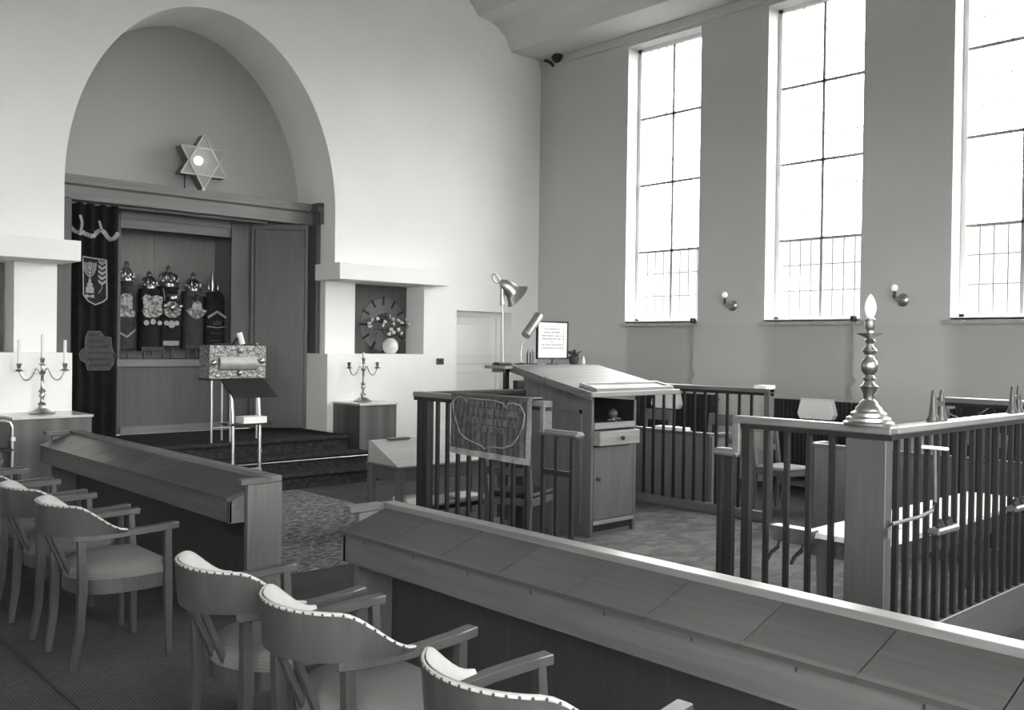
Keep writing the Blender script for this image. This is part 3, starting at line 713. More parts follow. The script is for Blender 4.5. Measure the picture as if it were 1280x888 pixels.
# ================================================================== CABINETS, CANDLESTICKS, NICHES
def cabinet(x0, x1, label):
    t = thing('side_cabinet', label, 'cabinet', ((x0+x1)/2, -0.33, 0), 'cabinets beside the ark')
    obj('body', B(x0+0.01, x1-0.01, -0.64, -0.005, 0.03, 0.90), 'striped_veneer', t, bevel=0.003)
    obj('plinth', B(x0+0.03, x1-0.03, -0.61, -0.005, 0, 0.03), 'darkwood', t)
    obj('worktop', B(x0, x1, -0.665, -0.003, 0.90, 0.925), 'marble', t, bevel=0.003)
    return t
cabinet(-3.785, -3.19, 'wooden cabinet with stone top below the flower niche'); cabinet(-7.83, -7.06, 'wooden cabinet with stone top beside the dark curtain')
def candlestick(x, y, label, candle_mid):
    z = 0.925; hgt = 0.50
    t = thing('candelabrum', label, 'candelabrum', (x, y, z), 'three-armed candelabra on the cabinets')
    obj('base', MB().lathe([(.125, 0), (.13, .008), (.115, .018), (.08, .03), (.06, .05), (.035, .06), (.03, .085)], 24, (x, y, z)), 'silver', t, 50)
    obj('stem', MB().lathe([(.03, .08), (.042, .10), (.02, .12), (.018, .16), (.032, .19), (.02, .215), (.038, .235), (.016, .26), (.014, .40), (.03, .415), (.034, .43), (.014, .45), (.014, .50)], 16, (x, y, z)), 'silver', t, 50)
    def cup(nm, cx, cz):
        c = obj(nm, MB().lathe([(.012, 0), (.034, .01), (.036, .016), (.014, .022), (.02, .04), (.026, .075), (.018, .08)], 14, (cx, y, cz)), 'brass' if False else 'silver', t, 50)
        return c
    cup('candle_cup', x, z+.50)
    for s in (-1, 1):
        pts = []
        for i in range(15):
            u = i/14; px = x + s*(.02 + .20*u); pz = z + .425 + .045*math.sin(min(u*3.2, 1)*PI)*(u < .32) - (.075*math.sin((u-.25)/.75*PI*0.95) if u > .25 else 0) + (.03*(u-.8)/.2 if u > .8 else 0)
            pts.append((px, y, pz))
        obj('arm', MB().tube(pts, .0085, 8), 'silver', t, 60)
        cup('candle_cup', x + s*.222, z+.445)
        obj('drip_pan', MB().lathe([(.02, 0), (.05, .006), (.052, .01)], 16, (x+s*.222, y, z+.437)), 'silver', t, 50)
    cm = [(x, z+.578)] if candle_mid == 1 else [(x, z+.578), (x-.222, z+.523), (x+.222, z+.523)]
    for cx, cz in cm:
        L = .07 if candle_mid == 1 else .24
        obj('candle', MB().lathe([(.016, 0), (.016, L), (.004, L+.008)], 12, (cx, y, cz)), 'white', t, 50)
candlestick(-3.46, -0.24, 'silver three-armed candelabrum with one short candle, on the cabinet by the flower niche', 1)
candlestick(-7.45, -0.28, 'silver three-armed candelabrum with tall white candles, on the cabinet beside the curtain', 3)
# --- niche clock, vase and flowers
ck = thing('niche_clock', 'dark wooden board with a round clock dial in the niche', 'clock', (-2.79, 0.44, 1.555))
obj('board', B(-3.295, -2.285, 0.42, 0.448, 1.556, 2.528), 'clock', ck)
dc = (-2.70, 1.97)
dial = obj('dial', MB().lathe([(.375, 0), (.385, .004), (.375, .012)], 48, (dc[0], .42, dc[1]), Matrix.Rotation(PI/2, 3, 'X')), 'dial', ck, 30)
for k in range(12):
    a = 2*PI*k/12
    obj('hour_mark', MB().bar((dc[0]+.28*math.sin(a), .406, dc[1]+.28*math.cos(a)), (dc[0]+.40*math.sin(a), .406, dc[1]+.40*math.cos(a)), .028, .012, up=(0, 1, 0)), 'darkwood', ck)
vz = thing('flower_vase', 'round white ceramic vase standing on the niche ledge', 'vase', (-2.72, 0.20, 1.556))
obj('body', MB().lathe([(.05, 0), (.075, .01), (.11, .06), (.118, .11), (.105, .16), (.07, .20), (.05, .212), (.055, .22), (.045, .222)], 24, (-2.72, .20, 1.556)), 'vase', vz, 60)
bq = thing('flower_bouquet', 'loose bunch of pale carnations and dark leaves in the white vase', 'flowers', (-2.72, 0.20, 1.776))
FL = [(-.36, .19, 0, 1), (-.31, .23, 0, 1), (-.33, .14, .02, 1), (-.22, .25, 0, 1), (-.12, .21, -.03, 1), (-.13, .16, -.02, 1), (-.02, .10, -.05, 1), (-.06, .04, -.06, 1), (.05, .18, 0, 1), (.07, .25, .03, 1), (.12, .10, -.03, 1), (.14, .23, 0, 1), (.20, .20, 0, 1), (.29, .25, 0, 1), (.34, .18, .02, 1), (.02, .06, -.05, 1), (-.09, .27, 0, 0), (.0, .29, .03, 1), (-.14, .24, .05, 0), (.17, .05, -.03, 1)]
for k, (dx, dz, dy, lite) in enumerate(FL):
    tip = Vector((-2.72+dx, .20+dy, 1.80+dz))
    base = Vector((-2.72+dx*.08, .20, 1.74))
    mid = (tip+base)/2 + Vector((dx*-.1, 0, .04))
    s_ = obj('stem', MB().tube([base, mid, tip], .005, 5), 'leaf', bq, 60)
    r = .030 if lite else .075
    m = MB(); rnd = random.Random(k)
    for q in range(9):
        v = Vector((rnd.gauss(0, 1), rnd.gauss(0, 1), rnd.gauss(0, 1))).normalized()*r*.55
        m.ball(tuple(tip+v), r*.55, 5, .8)
    obj('blossom', m, 'flower' if lite else 'flower_dark', bq, 60)
for k in range(34):
    rnd = random.Random(k+50); dx = rnd.uniform(-.34, .30); dz = rnd.uniform(-.02, .20); dy = rnd.uniform(-.06, .05)
    p = Vector((-2.72+dx, .20+dy, 1.80+dz)); q = p + Vector((rnd.uniform(-.07, .07), rnd.uniform(-.03, .03), rnd.uniform(-.06, .06)))
    d_ = (q-p); n_ = d_.cross(Vector((0, 1, 0))).normalized()*.014; c_ = (p+q)/2
    obj('leaf', MB().add([p, c_+n_, q, c_-n_, c_+Vector((0, .006, 0))], [(0, 1, 4), (1, 2, 4), (2, 3, 4), (3, 0, 4), (0, 3, 2, 1)]), 'leaf', bq)
# --- memorial board in the other niche
mb_ = thing('memorial_board', 'dark board with rows of small dark lamps in the niche at the frame edge', 'board', (-8.3, 0.6, 1.556))
obj('board', B(-9.08, -7.60, 0.58, 0.618, 1.557, 2.528), 'clock', mb_)
obj('name_panel', B(-8.9, -7.74, 0.568, 0.58, 1.62, 2.46), 'dial', mb_)
for r in range(6):
    obj('lamp_knob', B(-7.70, -7.65, 0.55, 0.58, 1.65+r*.14, 1.71+r*.14), 'socket', mb_, bevel=.006)
# --- small wall fittings
sw = obj('switch_plate', B(-2.045, -1.91, -0.012, -0.0, 1.405, 1.495), 'socket', bevel=.004); tag(sw, 'small dark rectangular switch plate on the white wall', 'switch')
obj('rocker', B(-2.0, -1.955, -.018, -.012, 1.42, 1.48), 'black', sw)
def sconce(y, z, label):
    t = thing('wall_sconce', label, 'wall lamp', (-0.02, y, z), 'wall sconces between the windows')
    obj('back_plate', MB().lathe([(.075, 0), (.07, .012), (.04, .022), (.015, .03)], 20, (0, y, z-.02), Matrix.Rotation(-PI/2, 3, 'Y')), 'brass', t, 50)
    obj('arm', MB().tube([(-.02, y, z-.02), (-.08, y+.03, z-.02), (-.11, y+.045, z+.0)], .012, 8), 'brass', t, 60)
    obj('holder', MB().lathe([(.016, 0), (.022, .01), (.018, .03), (.018, .08)], 12, (-.11, y+.045, z)), 'socket', t, 50)
    obj('bulb', MB().ball((-.11, y+.045, z+.115), .038, 10, 1.1), 'opal_bulb', t, 60)
sconce(-3.66, 2.28, 'small brass sconce with bare bulb between the first and second windows from the corner')
sconce(-5.93, 2.29, 'small brass sconce with bare bulb between the second and third windows from the corner')
def crank(y, zb, label):
    t = thing('window_crank', label, 'window opener', (-.10, y, zb), 'window openers with cords')
    obj('winder', B(-.13, -.06, y-.03, y+.03, 2.03, 2.10), 'black', t, bevel=.012)
    obj('wheel', MB().lathe([(.035, 0), (.04, .01), (.035, .02)], 16, (-.09, y+.03, 2.075), Matrix.Rotation(PI/2, 3, 'X')), 'chrome', t, 50)
    obj('rod', MB().tube([(-.10, y, 2.04), (-.10, y+.005, zb+.25)], .016, 8), 'cord', t, 60)
    obj('handle', MB().tube([(-.10, y+.005, zb+.28), (-.085, y-.012, zb+.22), (-.10, y+.018, zb+.14), (-.10, y, zb)], .02, 8), 'cord', t, 60)
crank(-3.10, 1.12, 'cord and winder hanging from the sill of the window nearest the corner'); crank(-5.39, 1.12, 'cord and winder hanging from the sill of the middle window')
ls = thing('ceiling_bracket', 'small dark metal bracket in the upper corner under the ceiling', 'bracket', (-.1, -.28, 6.1))
obj('arm', MB().tube([(-.02, -.30, 6.10), (-.10, -.30, 6.14), (-.16, -.24, 6.17)], .025, 8), 'black', ls, 60)
obj('head', MB().lathe([(.03, 0), (.07, .03), (.08, .10), (.05, .16)], 12, (-.08, -.36, 6.16), Matrix.Rotation(1.2, 3, 'X')), 'black', ls, 50)

# ================================================================== READING DESKS
def desk(xr, s, ya, yb, label, end_far=True, end_near=True, white_edge=False, lidmat='lid', frontmat='front'):
    """row desk: rear ledge at xr, sloping lids running s*-0.34 towards the sitters, from ya (far) to yb (near)"""
    X = lambda dx: xr - s*dx
    t = thing('reading_desk', label, 'desk', (X(.15), (ya+yb)/2, 0), 'long reading desks with sloping lids')
    obj('front_board', B(X(.335), X(.315), yb, ya, .575, .715), frontmat, t, bevel=.003)
    obj('bottom_board', B(X(.315), X(.03), yb+.002, ya-.002, .575, .592), 'darkwood', t)
    obj('back_panel', B(X(.0), X(.03), yb+.01, ya-.01, 0.0, .815), 'kneehole_shade' if s > 0 else 'farwood', t)
    n = round((ya-yb)/.40); lw = (ya-yb)/n
    sec = [(X(.33), .716), (X(.075), .800), (X(.075), .822), (X(.335), .738)]
    lidmes = [mesh('lid', MB().prism(sec, 1, -lw/2+.003, lw/2-.003), q) for q in (lidmat, lidmat + '2' if lidmat == 'lid' else lidmat)]
    edge = mesh('lid_edge', MB().prism([(X(.328), .714), (X(.328), .741), (X(.352), .735), (X(.352), .716)], 1, -lw/2+.001, lw/2-.001), lidmat)
    key = mesh('keyhole', B(X(.3345), X(.3365), -.004, .004, .692, .708), 'black')
    for i in range(n):
        yy = ya - lw*(i+.5)
        o = bpy.data.objects.new('lid', lidmes[(i*7//3) % 2]); COL.objects.link(o); o.parent = t
        off = ORG[t.name]; o.location = (-off[0], yy-off[1], -off[2])
        for me, nm in ((edge, 'lid_edge'), (key, 'keyhole')):
            e = bpy.data.objects.new(nm, me); COL.objects.link(e); e.parent = o
    obj('rear_ledge', B(X(.075), X(-.01), yb-.03, ya+.03, .812, .85), 'railtop', t, bevel=.004)
    for yy, sg, on in ((ya, 1, end_far), (yb, -1, end_near)):
        if not on: continue
        obj('box_end', MB().prism([(X(.335), .575), (X(.03), .575), (X(.03), .815), (X(.075), .80), (X(.335), .714)], 1, yy - sg*.02, yy + sg*.0), frontmat, t)
        obj('end_panel', B(X(.235), X(-.0), yy + sg*.005, yy + sg*.05, 0, .812), 'wood' if s > 0 else 'farwood', t, bevel=.003)
        obj('end_cap', B(X(.29), X(.08), yy - sg*.0, yy + sg*.07, .815, .85), 'wood_x', t, bevel=.004)
    if white_edge: pass
    return t
desk(-7.49, 1, -1.56, -5.33, 'shorter row desk standing beside the ark steps')
desk(-7.49, 1, -6.62, -11.4, 'long row desk running along the front of the railed platform', end_near=False)
desk(-2.72, -1, -3.0, -5.24, 'far row desk seen behind the lectern and rear balusters', lidmat='lightwood')
desk(-2.72, -1, -6.38, -9.6, 'far row desk by the third window, beyond the railing opening', lidmat='lightwood')

# ================================================================== ARMCHAIRS
def armchair():
    t = thing('armchair', 'armchair', 'chair', (0, 0, 0), 'horseshoe-back armchairs at the row desks')
    R, cx = .275, -.06
    for sg in (-1, 1):
        obj('front_leg', MB().bar((.222, sg*.25, 0), (.216, sg*.247, .40), .026, .03, .042, .042).bar((.216, sg*.247, .40), (.208, sg*.262, .695), .042, .042, .034, .034), 'chairwood', t, bevel=.003)
        pts = [(-.255, sg*.205, 0), (-.225, sg*.212, .2), (-.215, sg*.218, .42), (-.222, sg*.224, .56), (-.228, sg*.225, .70)]
        m = MB()
        for (p, q), (w0, w1) in zip(zip(pts[:-1], pts[1:]), ((.028, .036), (.036, .042), (.042, .038), (.038, .034))): m.bar(p, q, w0, w0, w1, w1)
        obj('rear_leg', m, 'chairwood', t)
        arm = [(.258, sg*.268), (.15, sg*.280), (.02, sg*.284), (-.08, sg*.278), (-.17, sg*.255), (-.255, sg*.21)]
        vs = []; fs = []; k = len(arm)
        for i, (ax, ay) in enumerate(arm):
            a = Vector(arm[max(i-1, 0)]); b = Vector(arm[min(i+1, k-1)]); dd = (b-a).normalized(); nn = Vector((-dd.y, dd.x))
            hw = (.026, .024, .022, .022, .022, .022)[i]; zt = .724 - .024*i/5
            for q, z in ((-hw, zt-.034), (hw, zt-.034), (hw, zt), (-hw, zt)): vs.append((ax+nn.x*q, ay+nn.y*q, z))
        for i in range(k-1):
            for j in range(4): fs.append((i*4+j, i*4+(j+1) % 4, (i+1)*4+(j+1) % 4, (i+1)*4+j))
        fs += [(0, 1, 2, 3), ((k-1)*4+3, (k-1)*4+2, (k-1)*4+1, (k-1)*4)]
        obj('arm', MB().add(vs, fs), 'chairwood', t, 40, .003)
    # seat rail: straight front, rounded rear
    out = [(.235, -.235), (.235, .235), (.10, .255), (-.02, .25)] + [(-.02-.215*math.sin(a), .25*math.cos(a)) for a in [PI*i/12 for i in range(1, 12)]] + [(-.02, -.25), (.10, -.255)]
    obj('seat_rail', MB().prism(out, 2, .375, .452), 'chairwood', t, 35, .003)
    def cush(ins, z): return [((x-.0)*ins, y*ins, z) for x, y in out]
    m = MB(); lv = [(1.0, .452), (1.012, .475), (.985, .503), (.87, .527), (.62, .545), (.3, .552)]; n = len(out); vs = []
    for ins, z in lv: vs += cush(ins, z)
    fs = [(i*n+j, i*n+(j+1) % n, (i+1)*n+(j+1) % n, (i+1)*n+j) for i in range(len(lv)-1) for j in range(n)] + [tuple(range((len(lv)-1)*n, len(lv)*n))]
    obj('seat_cushion', m.add(vs, fs), 'seat_fabric', t, 60, label='ribbed grey seat cushion')
    # horseshoe back: veneer shell outside, cream padding inside
    TH = math.radians(97)
    def top(th):
        a = abs(th)/TH
        if a < .50: return .848 - .008*a
        s = (a-.50)/.50; s = s*s*(3-2*s) if s < 1 else 1
        return .8442 - .131*s
    def bot(th): return .701 - .012*math.cos(th)**2
    def shell(off, lo=0, hi=0, r2=0):
        def f(u, v):
            th = -TH + 2*TH*u; z = bot(th)+lo + (top(th)+hi-bot(th)-lo)*v
            r = R + off + .012*(v) ; return (cx - r*math.cos(th), r*math.sin(th), z)
        return f
    obj('back_shell', MB().slabgrid(shell(.028), shell(.014), 32, 5), 'chairwood', t, 50, label='curved veneered back')
    def pad(u, v):
        th = -TH + 2*TH*u; prof_ = math.sin(PI*min(max(v, 0), 1))**.6; end = math.sin(PI*min(max(u, .0), 1))**1.1 + .12*math.sin(PI*u*3)**2
        r = R + .0135 + .012*v - .05*prof_*end; z = bot(th)+.004 + (top(th)+.010-bot(th)-.004)*v
        return (cx - r*math.cos(th), r*math.sin(th), z)
    def padb(u, v):
        th = -TH + 2*TH*u; r = R + .0138 + .012*v; z = bot(th)+.004 + (top(th)+.010-bot(th)-.004)*v
        return (cx - r*math.cos(th), r*math.sin(th), z)
    pd = obj('back_padding', MB().slabgrid(padb, pad, 32, 8), 'cream', t, 60, label='cream padding inside the back')
    m = MB().tube([shell(.022)(i/40, 1.0)[:2] + (top(-TH+2*TH*i/40)+.004,) for i in range(41)], .006, 6)
    obj('piping', m, 'cream', pd, 60)
    m = MB()
    for i in range(30):
        u = .05+.9*i/29; th = -TH+2*TH*u; p = shell(.0275)(u, 1.0); m.ball((p[0], p[1], top(th)+.004), .0048, 4)
    obj('nail_trim', m, 'black', pd)['kind'] = 'stuff'
    for sy in (-.045, .045):
        obj('back_splat', MB().bar((-.205, sy*.9, .43), (-.322, sy*1.3, .70), .020, .034, .020, .030, up=(0, 1, 0)), 'chairwood', t, bevel=.002)
    return t
def seat_mat():
    m, n, l, b = base_mat('seat_fabric', 0.2, 0.95, 0, 0.15)
    v = coords(n, l); w_ = n.new('ShaderNodeTexWave'); w_.inputs['Scale'].default_value = 44; w_.inputs['Distortion'].default_value = .8; w_.bands_direction = 'DIAGONAL'
    l.new(v, w_.inputs['Vector']); r = n.new('ShaderNodeValToRGB'); r.color_ramp.elements[0].color = tone(.085); r.color_ramp.elements[1].color = tone(.115)
    l.new(w_.outputs['Fac'], r.inputs['Fac']); l.new(r.outputs['Color'], b.inputs['Base Color']); bump(n, l, b, w_.outputs['Fac'], .25, .003); M['seat_fabric'] = m
seat_mat()
proto = armchair()
CH = [(-5.52, 'armchair nearest the end of the shorter desk, whole chair in view'),
      (-4.82, 'armchair directly behind the whole one, second from the end of the shorter desk'),
      (-4.09, 'third armchair from the end of the shorter desk, partly cut by the frame edge'),
      (-3.38, 'fourth armchair from the end of the shorter desk, only its arms in the frame'),
      (-2.67, 'farthest armchair of the shorter desk row, just an arm tip at the frame edge'),
      (-7.315, 'armchair at the gap between the two desks, first of the long desk row'),
      (-8.0, 'second armchair of the long desk row, large in the lower foreground'),
      (-8.907, 'third armchair of the long desk row, cut off by the bottom of the frame')]
for i, (yy, lb) in enumerate(CH):
    o = proto if i == 0 else copy_tree(proto)
    o.location = (-8.605, yy, 0); o['label'] = lb
    o.rotation_euler = (0, 0, (0, .01, -.012, .008, 0, .0, .006, -.008)[i])

# ================================================================== CARPETS ON THE FLOOR
rg = obj('hall_carpet', B(-7.40, -4.97, -4.62, -1.16, 0, .008), 'speckled_carpet'); tag(rg, 'pale speckled carpet in front of the ark steps', 'carpet')
for x, y0, y1 in ((-9.0, -11, -2.6),):
    sm = obj('matting_seam', B(x-.006, x+.006, y0, y1, 0, .004), 'black'); tag(sm, 'dark seam line in the sisal floor matting', 'seam')

# ================================================================== RAILED PLATFORM
FX, BX, NY, FY, ZB, ZR = -6.05, -2.87, -8.64, -4.90, .10, 1.33
pf = thing('bimah_platform', 'low carpeted platform inside the wooden railing', 'platform', ((FX+BX)/2, (NY+FY)/2, 0))
obj('deck', B(FX+.03, BX, NY+.03, FY-.03, 0, ZB-.012).box(-4.94, BX, FY-.03, -4.28, 0, ZB-.012), 'wood_x', pf); obj('deck_carpet', B(FX+.03, BX, NY+.03, FY-.03, ZB-.012, ZB).box(-4.94, BX, FY-.03, -4.28, ZB-.012, ZB), 'platform_carpet', pf)
bal_tall = mesh('baluster', B(-.0125, .0125, -.0125, .0125, 0, ZR-.065-ZB), 'darkwood')
def rail_y(t, x, y0, y1, zt, name='handrail', mat='railtop'):
    obj(name, B(x-.042, x+.042, y0, y1, zt-.04, zt), mat, t, bevel=.007)
    obj('under_rail', B(x-.028, x+.028, y0, y1, zt-.065, zt-.04), 'darkwood', t)
def rail_x(t, y, x0, x1, zt, name='handrail', mat='railtop_x'):
    obj(name, B(x0, x1, y-.042, y+.042, zt-.04, zt), mat, t, bevel=.007)
    obj('under_rail', B(x0, x1, y-.028, y+.028, zt-.065, zt-.04), 'darkwood', t)
# front railing, far part with the stepped-down end
r1 = thing('platform_railing', 'front railing carrying the embroidered cloth, stepping down at the entrance', 'railing', (FX, -5.7, 0), 'railings round the platform')
rail_y(r1, FX, -6.327, FY+.03, ZR)
for y in (-4.945, -5.02): obj('post', B(FX-.03, FX+.03, y-.031, y+.031, 0, ZR-.065), 'darkwood', r1, bevel=.003)
repeat('baluster', bal_tall, r1, [(FX, y, ZB) for y in (-5.14, -5.26, -5.385, -5.51, -5.645, -5.765, -5.885, -5.99, -6.13)])
obj('step_post', B(FX-.04, FX+.04, -6.325, -6.285, 1.125, ZR-.004), 'railtop', r1, bevel=.005)
obj('low_handrail', B(FX-.042, FX+.042, -6.63, -6.265, 1.105, 1.145), 'railtop', r1, bevel=.016)
for y in (-6.285, -6.41, -6.55): obj('baluster', B(FX-.013, FX+.013, y-.013, y+.013, 0, 1.105), 'darkwood', r1)
obj('cross_rail', B(FX-.016, FX+.016, -6.55, -6.285, .845, .88), 'darkwood', r1); obj('kick_rail', B(FX-.016, FX+.016, -6.27, FY, .03, ZB+.06), 'wood_y', r1)
# front railing, near part
r2 = thing('platform_railing', 'front railing section ending at the broad corner post with the candlestick', 'railing', (FX, -8.2, 0), 'railings round the platform')
rail_y(r2, FX, NY-.042, -7.788, ZR)
obj('step_post', B(FX-.04, FX+.04, -7.835, -7.79, 1.125, ZR-.004), 'railtop', r2, bevel=.005)
obj('low_handrail', B(FX-.045, FX+.045, -7.83, -7.665, 1.105, 1.145), 'railtop', r2, bevel=.014)
for y, hw in ((-7.695, .012), (-7.755, .024)): obj('baluster', B(FX-.018, FX+.018, y-hw, y+hw, 0, 1.105), 'darkwood', r2)
obj('baluster', B(FX-.02, FX+.02, -7.888, -7.842, 0, ZR-.065), 'darkwood', r2)
repeat('baluster', bal_tall, r2, [(FX, y, ZB) for y in (-7.985, -8.107, -8.233, -8.36)])
obj('corner_post', B(FX-.04, FX+.032, NY-.02, -8.452, 0, ZR-.066), 'postwood', r2, bevel=.004, label='broad flat corner post')
obj('kick_rail', B(FX-.016, FX+.016, -8.45, -7.68, .03, ZB+.06), 'wood_y', r2)
# near side railing over the board kerb
r3 = thing('platform_railing', 'long near side railing with close-set dark balusters above a board kerb', 'railing', (-4.4, NY, 0), 'railings round the platform')
rail_x(r3, NY, FX+.043, BX+.05, ZR)
obj('kerb_board', B(FX+.036, BX+.02, NY-.02, NY+.02, 0, .27), 'wood_x', r3, bevel=.004)
near_b = mesh('baluster', B(-.013, .013, -.0125, .0125, 0, ZR-.063-.27), 'darkwood')
repeat('baluster', near_b, r3, [(-5.935+.1165*i, NY, .27) for i in range(27)])
# rear railing
r4 = thing('platform_railing', 'rear railing beyond the lectern with its end post by the radiator', 'railing', (BX, -5.4, 0), 'railings round the platform')
rail_y(r4, BX, -6.045, -4.42, ZR)
repeat('baluster', mesh('baluster', B(-.011, .011, -.011, .011, 0, ZR-.065-.19), 'darkwood'), r4, [(BX, y, .19) for y in (-4.55, -4.67, -4.80, -4.93, -5.055, -5.18, -5.306, -5.44, -5.563, -5.697, -5.83)])
obj('end_post', B(BX-.04, BX+.04, -6.045, -5.985, ZB, ZR-.003), 'wood', r4, bevel=.004); obj('bottom_rail', B(BX-.035, BX+.035, -6.0, -4.42, ZB, .19), 'railtop', r4, bevel=.004)
# far side rail
r5 = thing('platform_railing', 'short dark rail running from the front corner towards the lectern', 'railing', (-5.5, FY, 0), 'railings round the platform')
rail_x(r5, FY, FX+.045, -4.93, ZR-.004, mat='darkwood'); obj('end_post', B(-5.03, -4.95, FY-.03, FY+.03, 0, 1.40), 'darkwood', r5, bevel=.003)
# rear railing, near part
r6 = thing('platform_railing', 'rear railing section glimpsed through the near side balusters', 'railing', (BX, -8.1, 0), 'railings round the platform')
rail_y(r6, BX, NY+.05, -7.55, ZR); repeat('baluster', mesh('baluster', B(-.011, .011, -.011, .011, 0, ZR-.065-.19), 'darkwood'), r6, [(BX, -7.6-.125*i, .19) for i in range(8)])
obj('bottom_rail', B(BX-.035, BX+.035, NY+.05, -7.55, ZB, .19), 'railtop', r6, bevel=.004)

# --- embroidered cloth hung over the front rail
cl = thing('rail_cloth', 'dark velvet cloth with braided border and lettering hung over the railing', 'cloth', (FX, -5.8, .9))
def cl_pt(u, v, o):                                    # u along rail, v from hem (0) up over the rail (0.8) and down the back (1)
    y = -5.37 - .85*u
    L = v*.62
    wav = .006*math.sin(u*34)*(1-min(v/.7, 1)) + .004*math.sin(u*13+1) + .003*math.sin(u*95+2*math.sin(v*7))
    if L < .435: return (FX-.052-o+wav-.012*(1-L/.435), y, .905 - .012*u + L)
    if L < .54: return (FX-.052+(L-.435), y, ZR+.008+o)
    return (FX+.052+o, y, ZR+.008-(L-.54))
obj('velvet', MB().slabgrid(lambda u, v: cl_pt(u, v, .0), lambda u, v: cl_pt(u, v, .006), 110, 36), 'cloth', cl, 45)
def on_cl(u, v): p = cl_pt(u, v, .008); return p
def cl_tube(uv, r, nm, mat='clothtrim', rr=6): return obj(nm, MB().tube([on_cl(u, v) for u, v in uv], r, rr), mat, cl, 60)
obj('hem_braid', MB().slabgrid(lambda u, v: cl_pt(u, v*.07, .006), lambda u, v: cl_pt(u, v*.07, .010), 30, 2), 'clothtrim', cl, 45)
obj('side_braid', MB().slabgrid(lambda u, v: cl_pt(.955+u*.045, v*.86, .0065), lambda u, v: cl_pt(.955+u*.045, v*.86, .0105), 2, 30), 'clothtrim', cl, 45)
sh = [(.02, .60), (.03, .50), (.07, .38), (.13, .26), (.22, .19), (.34, .16), (.42, .13), (.46, .10), (.50, .14), (.60, .14), (.70, .15), (.80, .20), (.87, .30), (.92, .42), (.93, .55), (.88, .64), (.80, .66), (.74, .645), (.71, .60), (.68, .645), (.55, .665), (.40, .665), (.24, .665), (.21, .62), (.17, .665), (.10, .67), (.05, .645), (.02, .60)]
cl_tube(sh, .0055, 'shield_braid')
rnd = random.Random(5)
for r, (v0, u0, u1) in enumerate(((.50, .12, .86), (.39, .22, .82), (.30, .34, .70))):
    u = u0; m = MB()
    while u < u1:
        wd = rnd.uniform(.022, .036); h = .065
        pts = [(u, v0), (u, v0+h), (u+wd*.75, v0+h*rnd.choice((1, .9)))] + ([(u+wd*.75, v0)] if rnd.random() < .6 else [])
        m.tube([on_cl(a, b) for a, b in pts], .0035, 5); u += wd+.012
    obj('embroidered_line', m, 'thread', cl, 60)
for k in range(16):
    u = .10+.052*k; v0 = .585; cl_tube([(u, v0), (u+.004, v0+.03), (u, v0+.06)], .003, 'embroidered_fold', 'thread', 5)

# ================================================================== LECTERN
lx0, lx1, ly0, ly1 = -4.665, -4.085, -5.45, -4.62
lt = thing('reading_lectern', 'tall wooden lectern with sloping top, drawer and cupboard door', 'lectern', (-4.3, -5.0, ZB))
obj('side_panel', B(lx0, lx0+.03, ly0, ly1, ZB+.0, 1.235), 'wood', lt)
obj('side_panel', B(lx1-.03, lx1, ly0, ly1, ZB+.0, 1.235), 'wood', lt)
obj('back_panel', B(lx0+.03, lx1-.03, ly1-.03, ly1, ZB, 1.235), 'wood', lt)
obj('side_gusset', MB().prism([(ly0, 1.235), (ly1, 1.235), (ly1, 1.45), (ly0, 1.275)], 0, lx0, lx0+.03), 'wood', lt)
obj('front_stile', B(lx0-.004, lx0+.012, ly0-.004, ly0+.075, ZB, 1.235), 'wood', lt)
obj('side_moulding', B(lx0-.012, lx0, ly0+.11, ly1-.05, 1.13, 1.16).box(lx0-.012, lx0, ly0+.11, ly0+.13, .2, 1.16), 'wood', lt)
obj('compartment_floor', B(lx0+.03, lx1-.03, ly0, ly1-.03, 1.02, 1.05), 'wood_x', lt); obj('compartment_edge', B(lx0+.03, lx1-.03, ly0-.01, ly0, 1.0, 1.055), 'lightwood_x', lt, bevel=.004)
obj('compartment_shade', B(lx0+.03, lx0+.034, ly0+.004, ly1-.04, 1.05, 1.235).box(lx1-.034, lx1-.03, ly0+.004, ly1-.04, 1.05, 1.235).box(lx0+.034, lx1-.034, -4.95, -4.94, 1.05, 1.33), 'darkwood', lt)  # dark sheets added to stand in for the compartment's shade
dr = obj('drawer', B(lx0+.03, lx1-.035, ly0-.075, ly0+.3, .865, .985), 'lightwood_x', lt, bevel=.006)
KN = [(.008, 0), (.008, .014), (.018, .018), (.02, .026), (.012, .034)]
obj('knob', MB().lathe(KN, 12, (-4.37, ly0-.075, .925), Matrix.Rotation(PI/2, 3, 'X')), 'darkwood', dr, 50)
dd_ = obj('cupboard_door', B(lx0+.034, lx1-.04, ly0-.006, ly0+.02, .235, .85), 'wood', lt, bevel=.003)
obj('knob', MB().lathe(KN, 12, (lx0+.075, ly0-.006, .585), Matrix.Rotation(PI/2, 3, 'X')), 'black', dd_, 50)
obj('door_lower_rail', B(lx0+.03, lx1-.03, ly0-.008, ly0+.02, .195, .23), 'lightwood_x', lt); obj('plinth', B(lx0+.03, lx1-.03, ly0+.01, ly0+.04, ZB, .19), 'darkwood', lt)
obj('plinth_step', B(lx0+.02, lx1-.08, ly0-.004, ly0+.02, ZB, ZB+.035), 'wood_x', lt)
tx0, tx1 = -4.795, -3.63
sl0, sl1 = (-5.555, 1.29), (-4.60, 1.488)
def lect_mat():
    M['lectern_top'] = wood('lectern_top_oak', .13, .28, 0, .5)
lect_mat()
obj('sloping_top', MB().prism([sl0, sl1, (sl1[0], sl1[1]+.028), (sl0[0], sl0[1]+.028)], 0, tx0+.02, tx1), 'lectern_top', lt, bevel=.003)
obj('edge_lip', B(tx0, tx1+.01, -5.575, -5.545, 1.28, 1.325), 'lightwood_x', lt, bevel=.006)
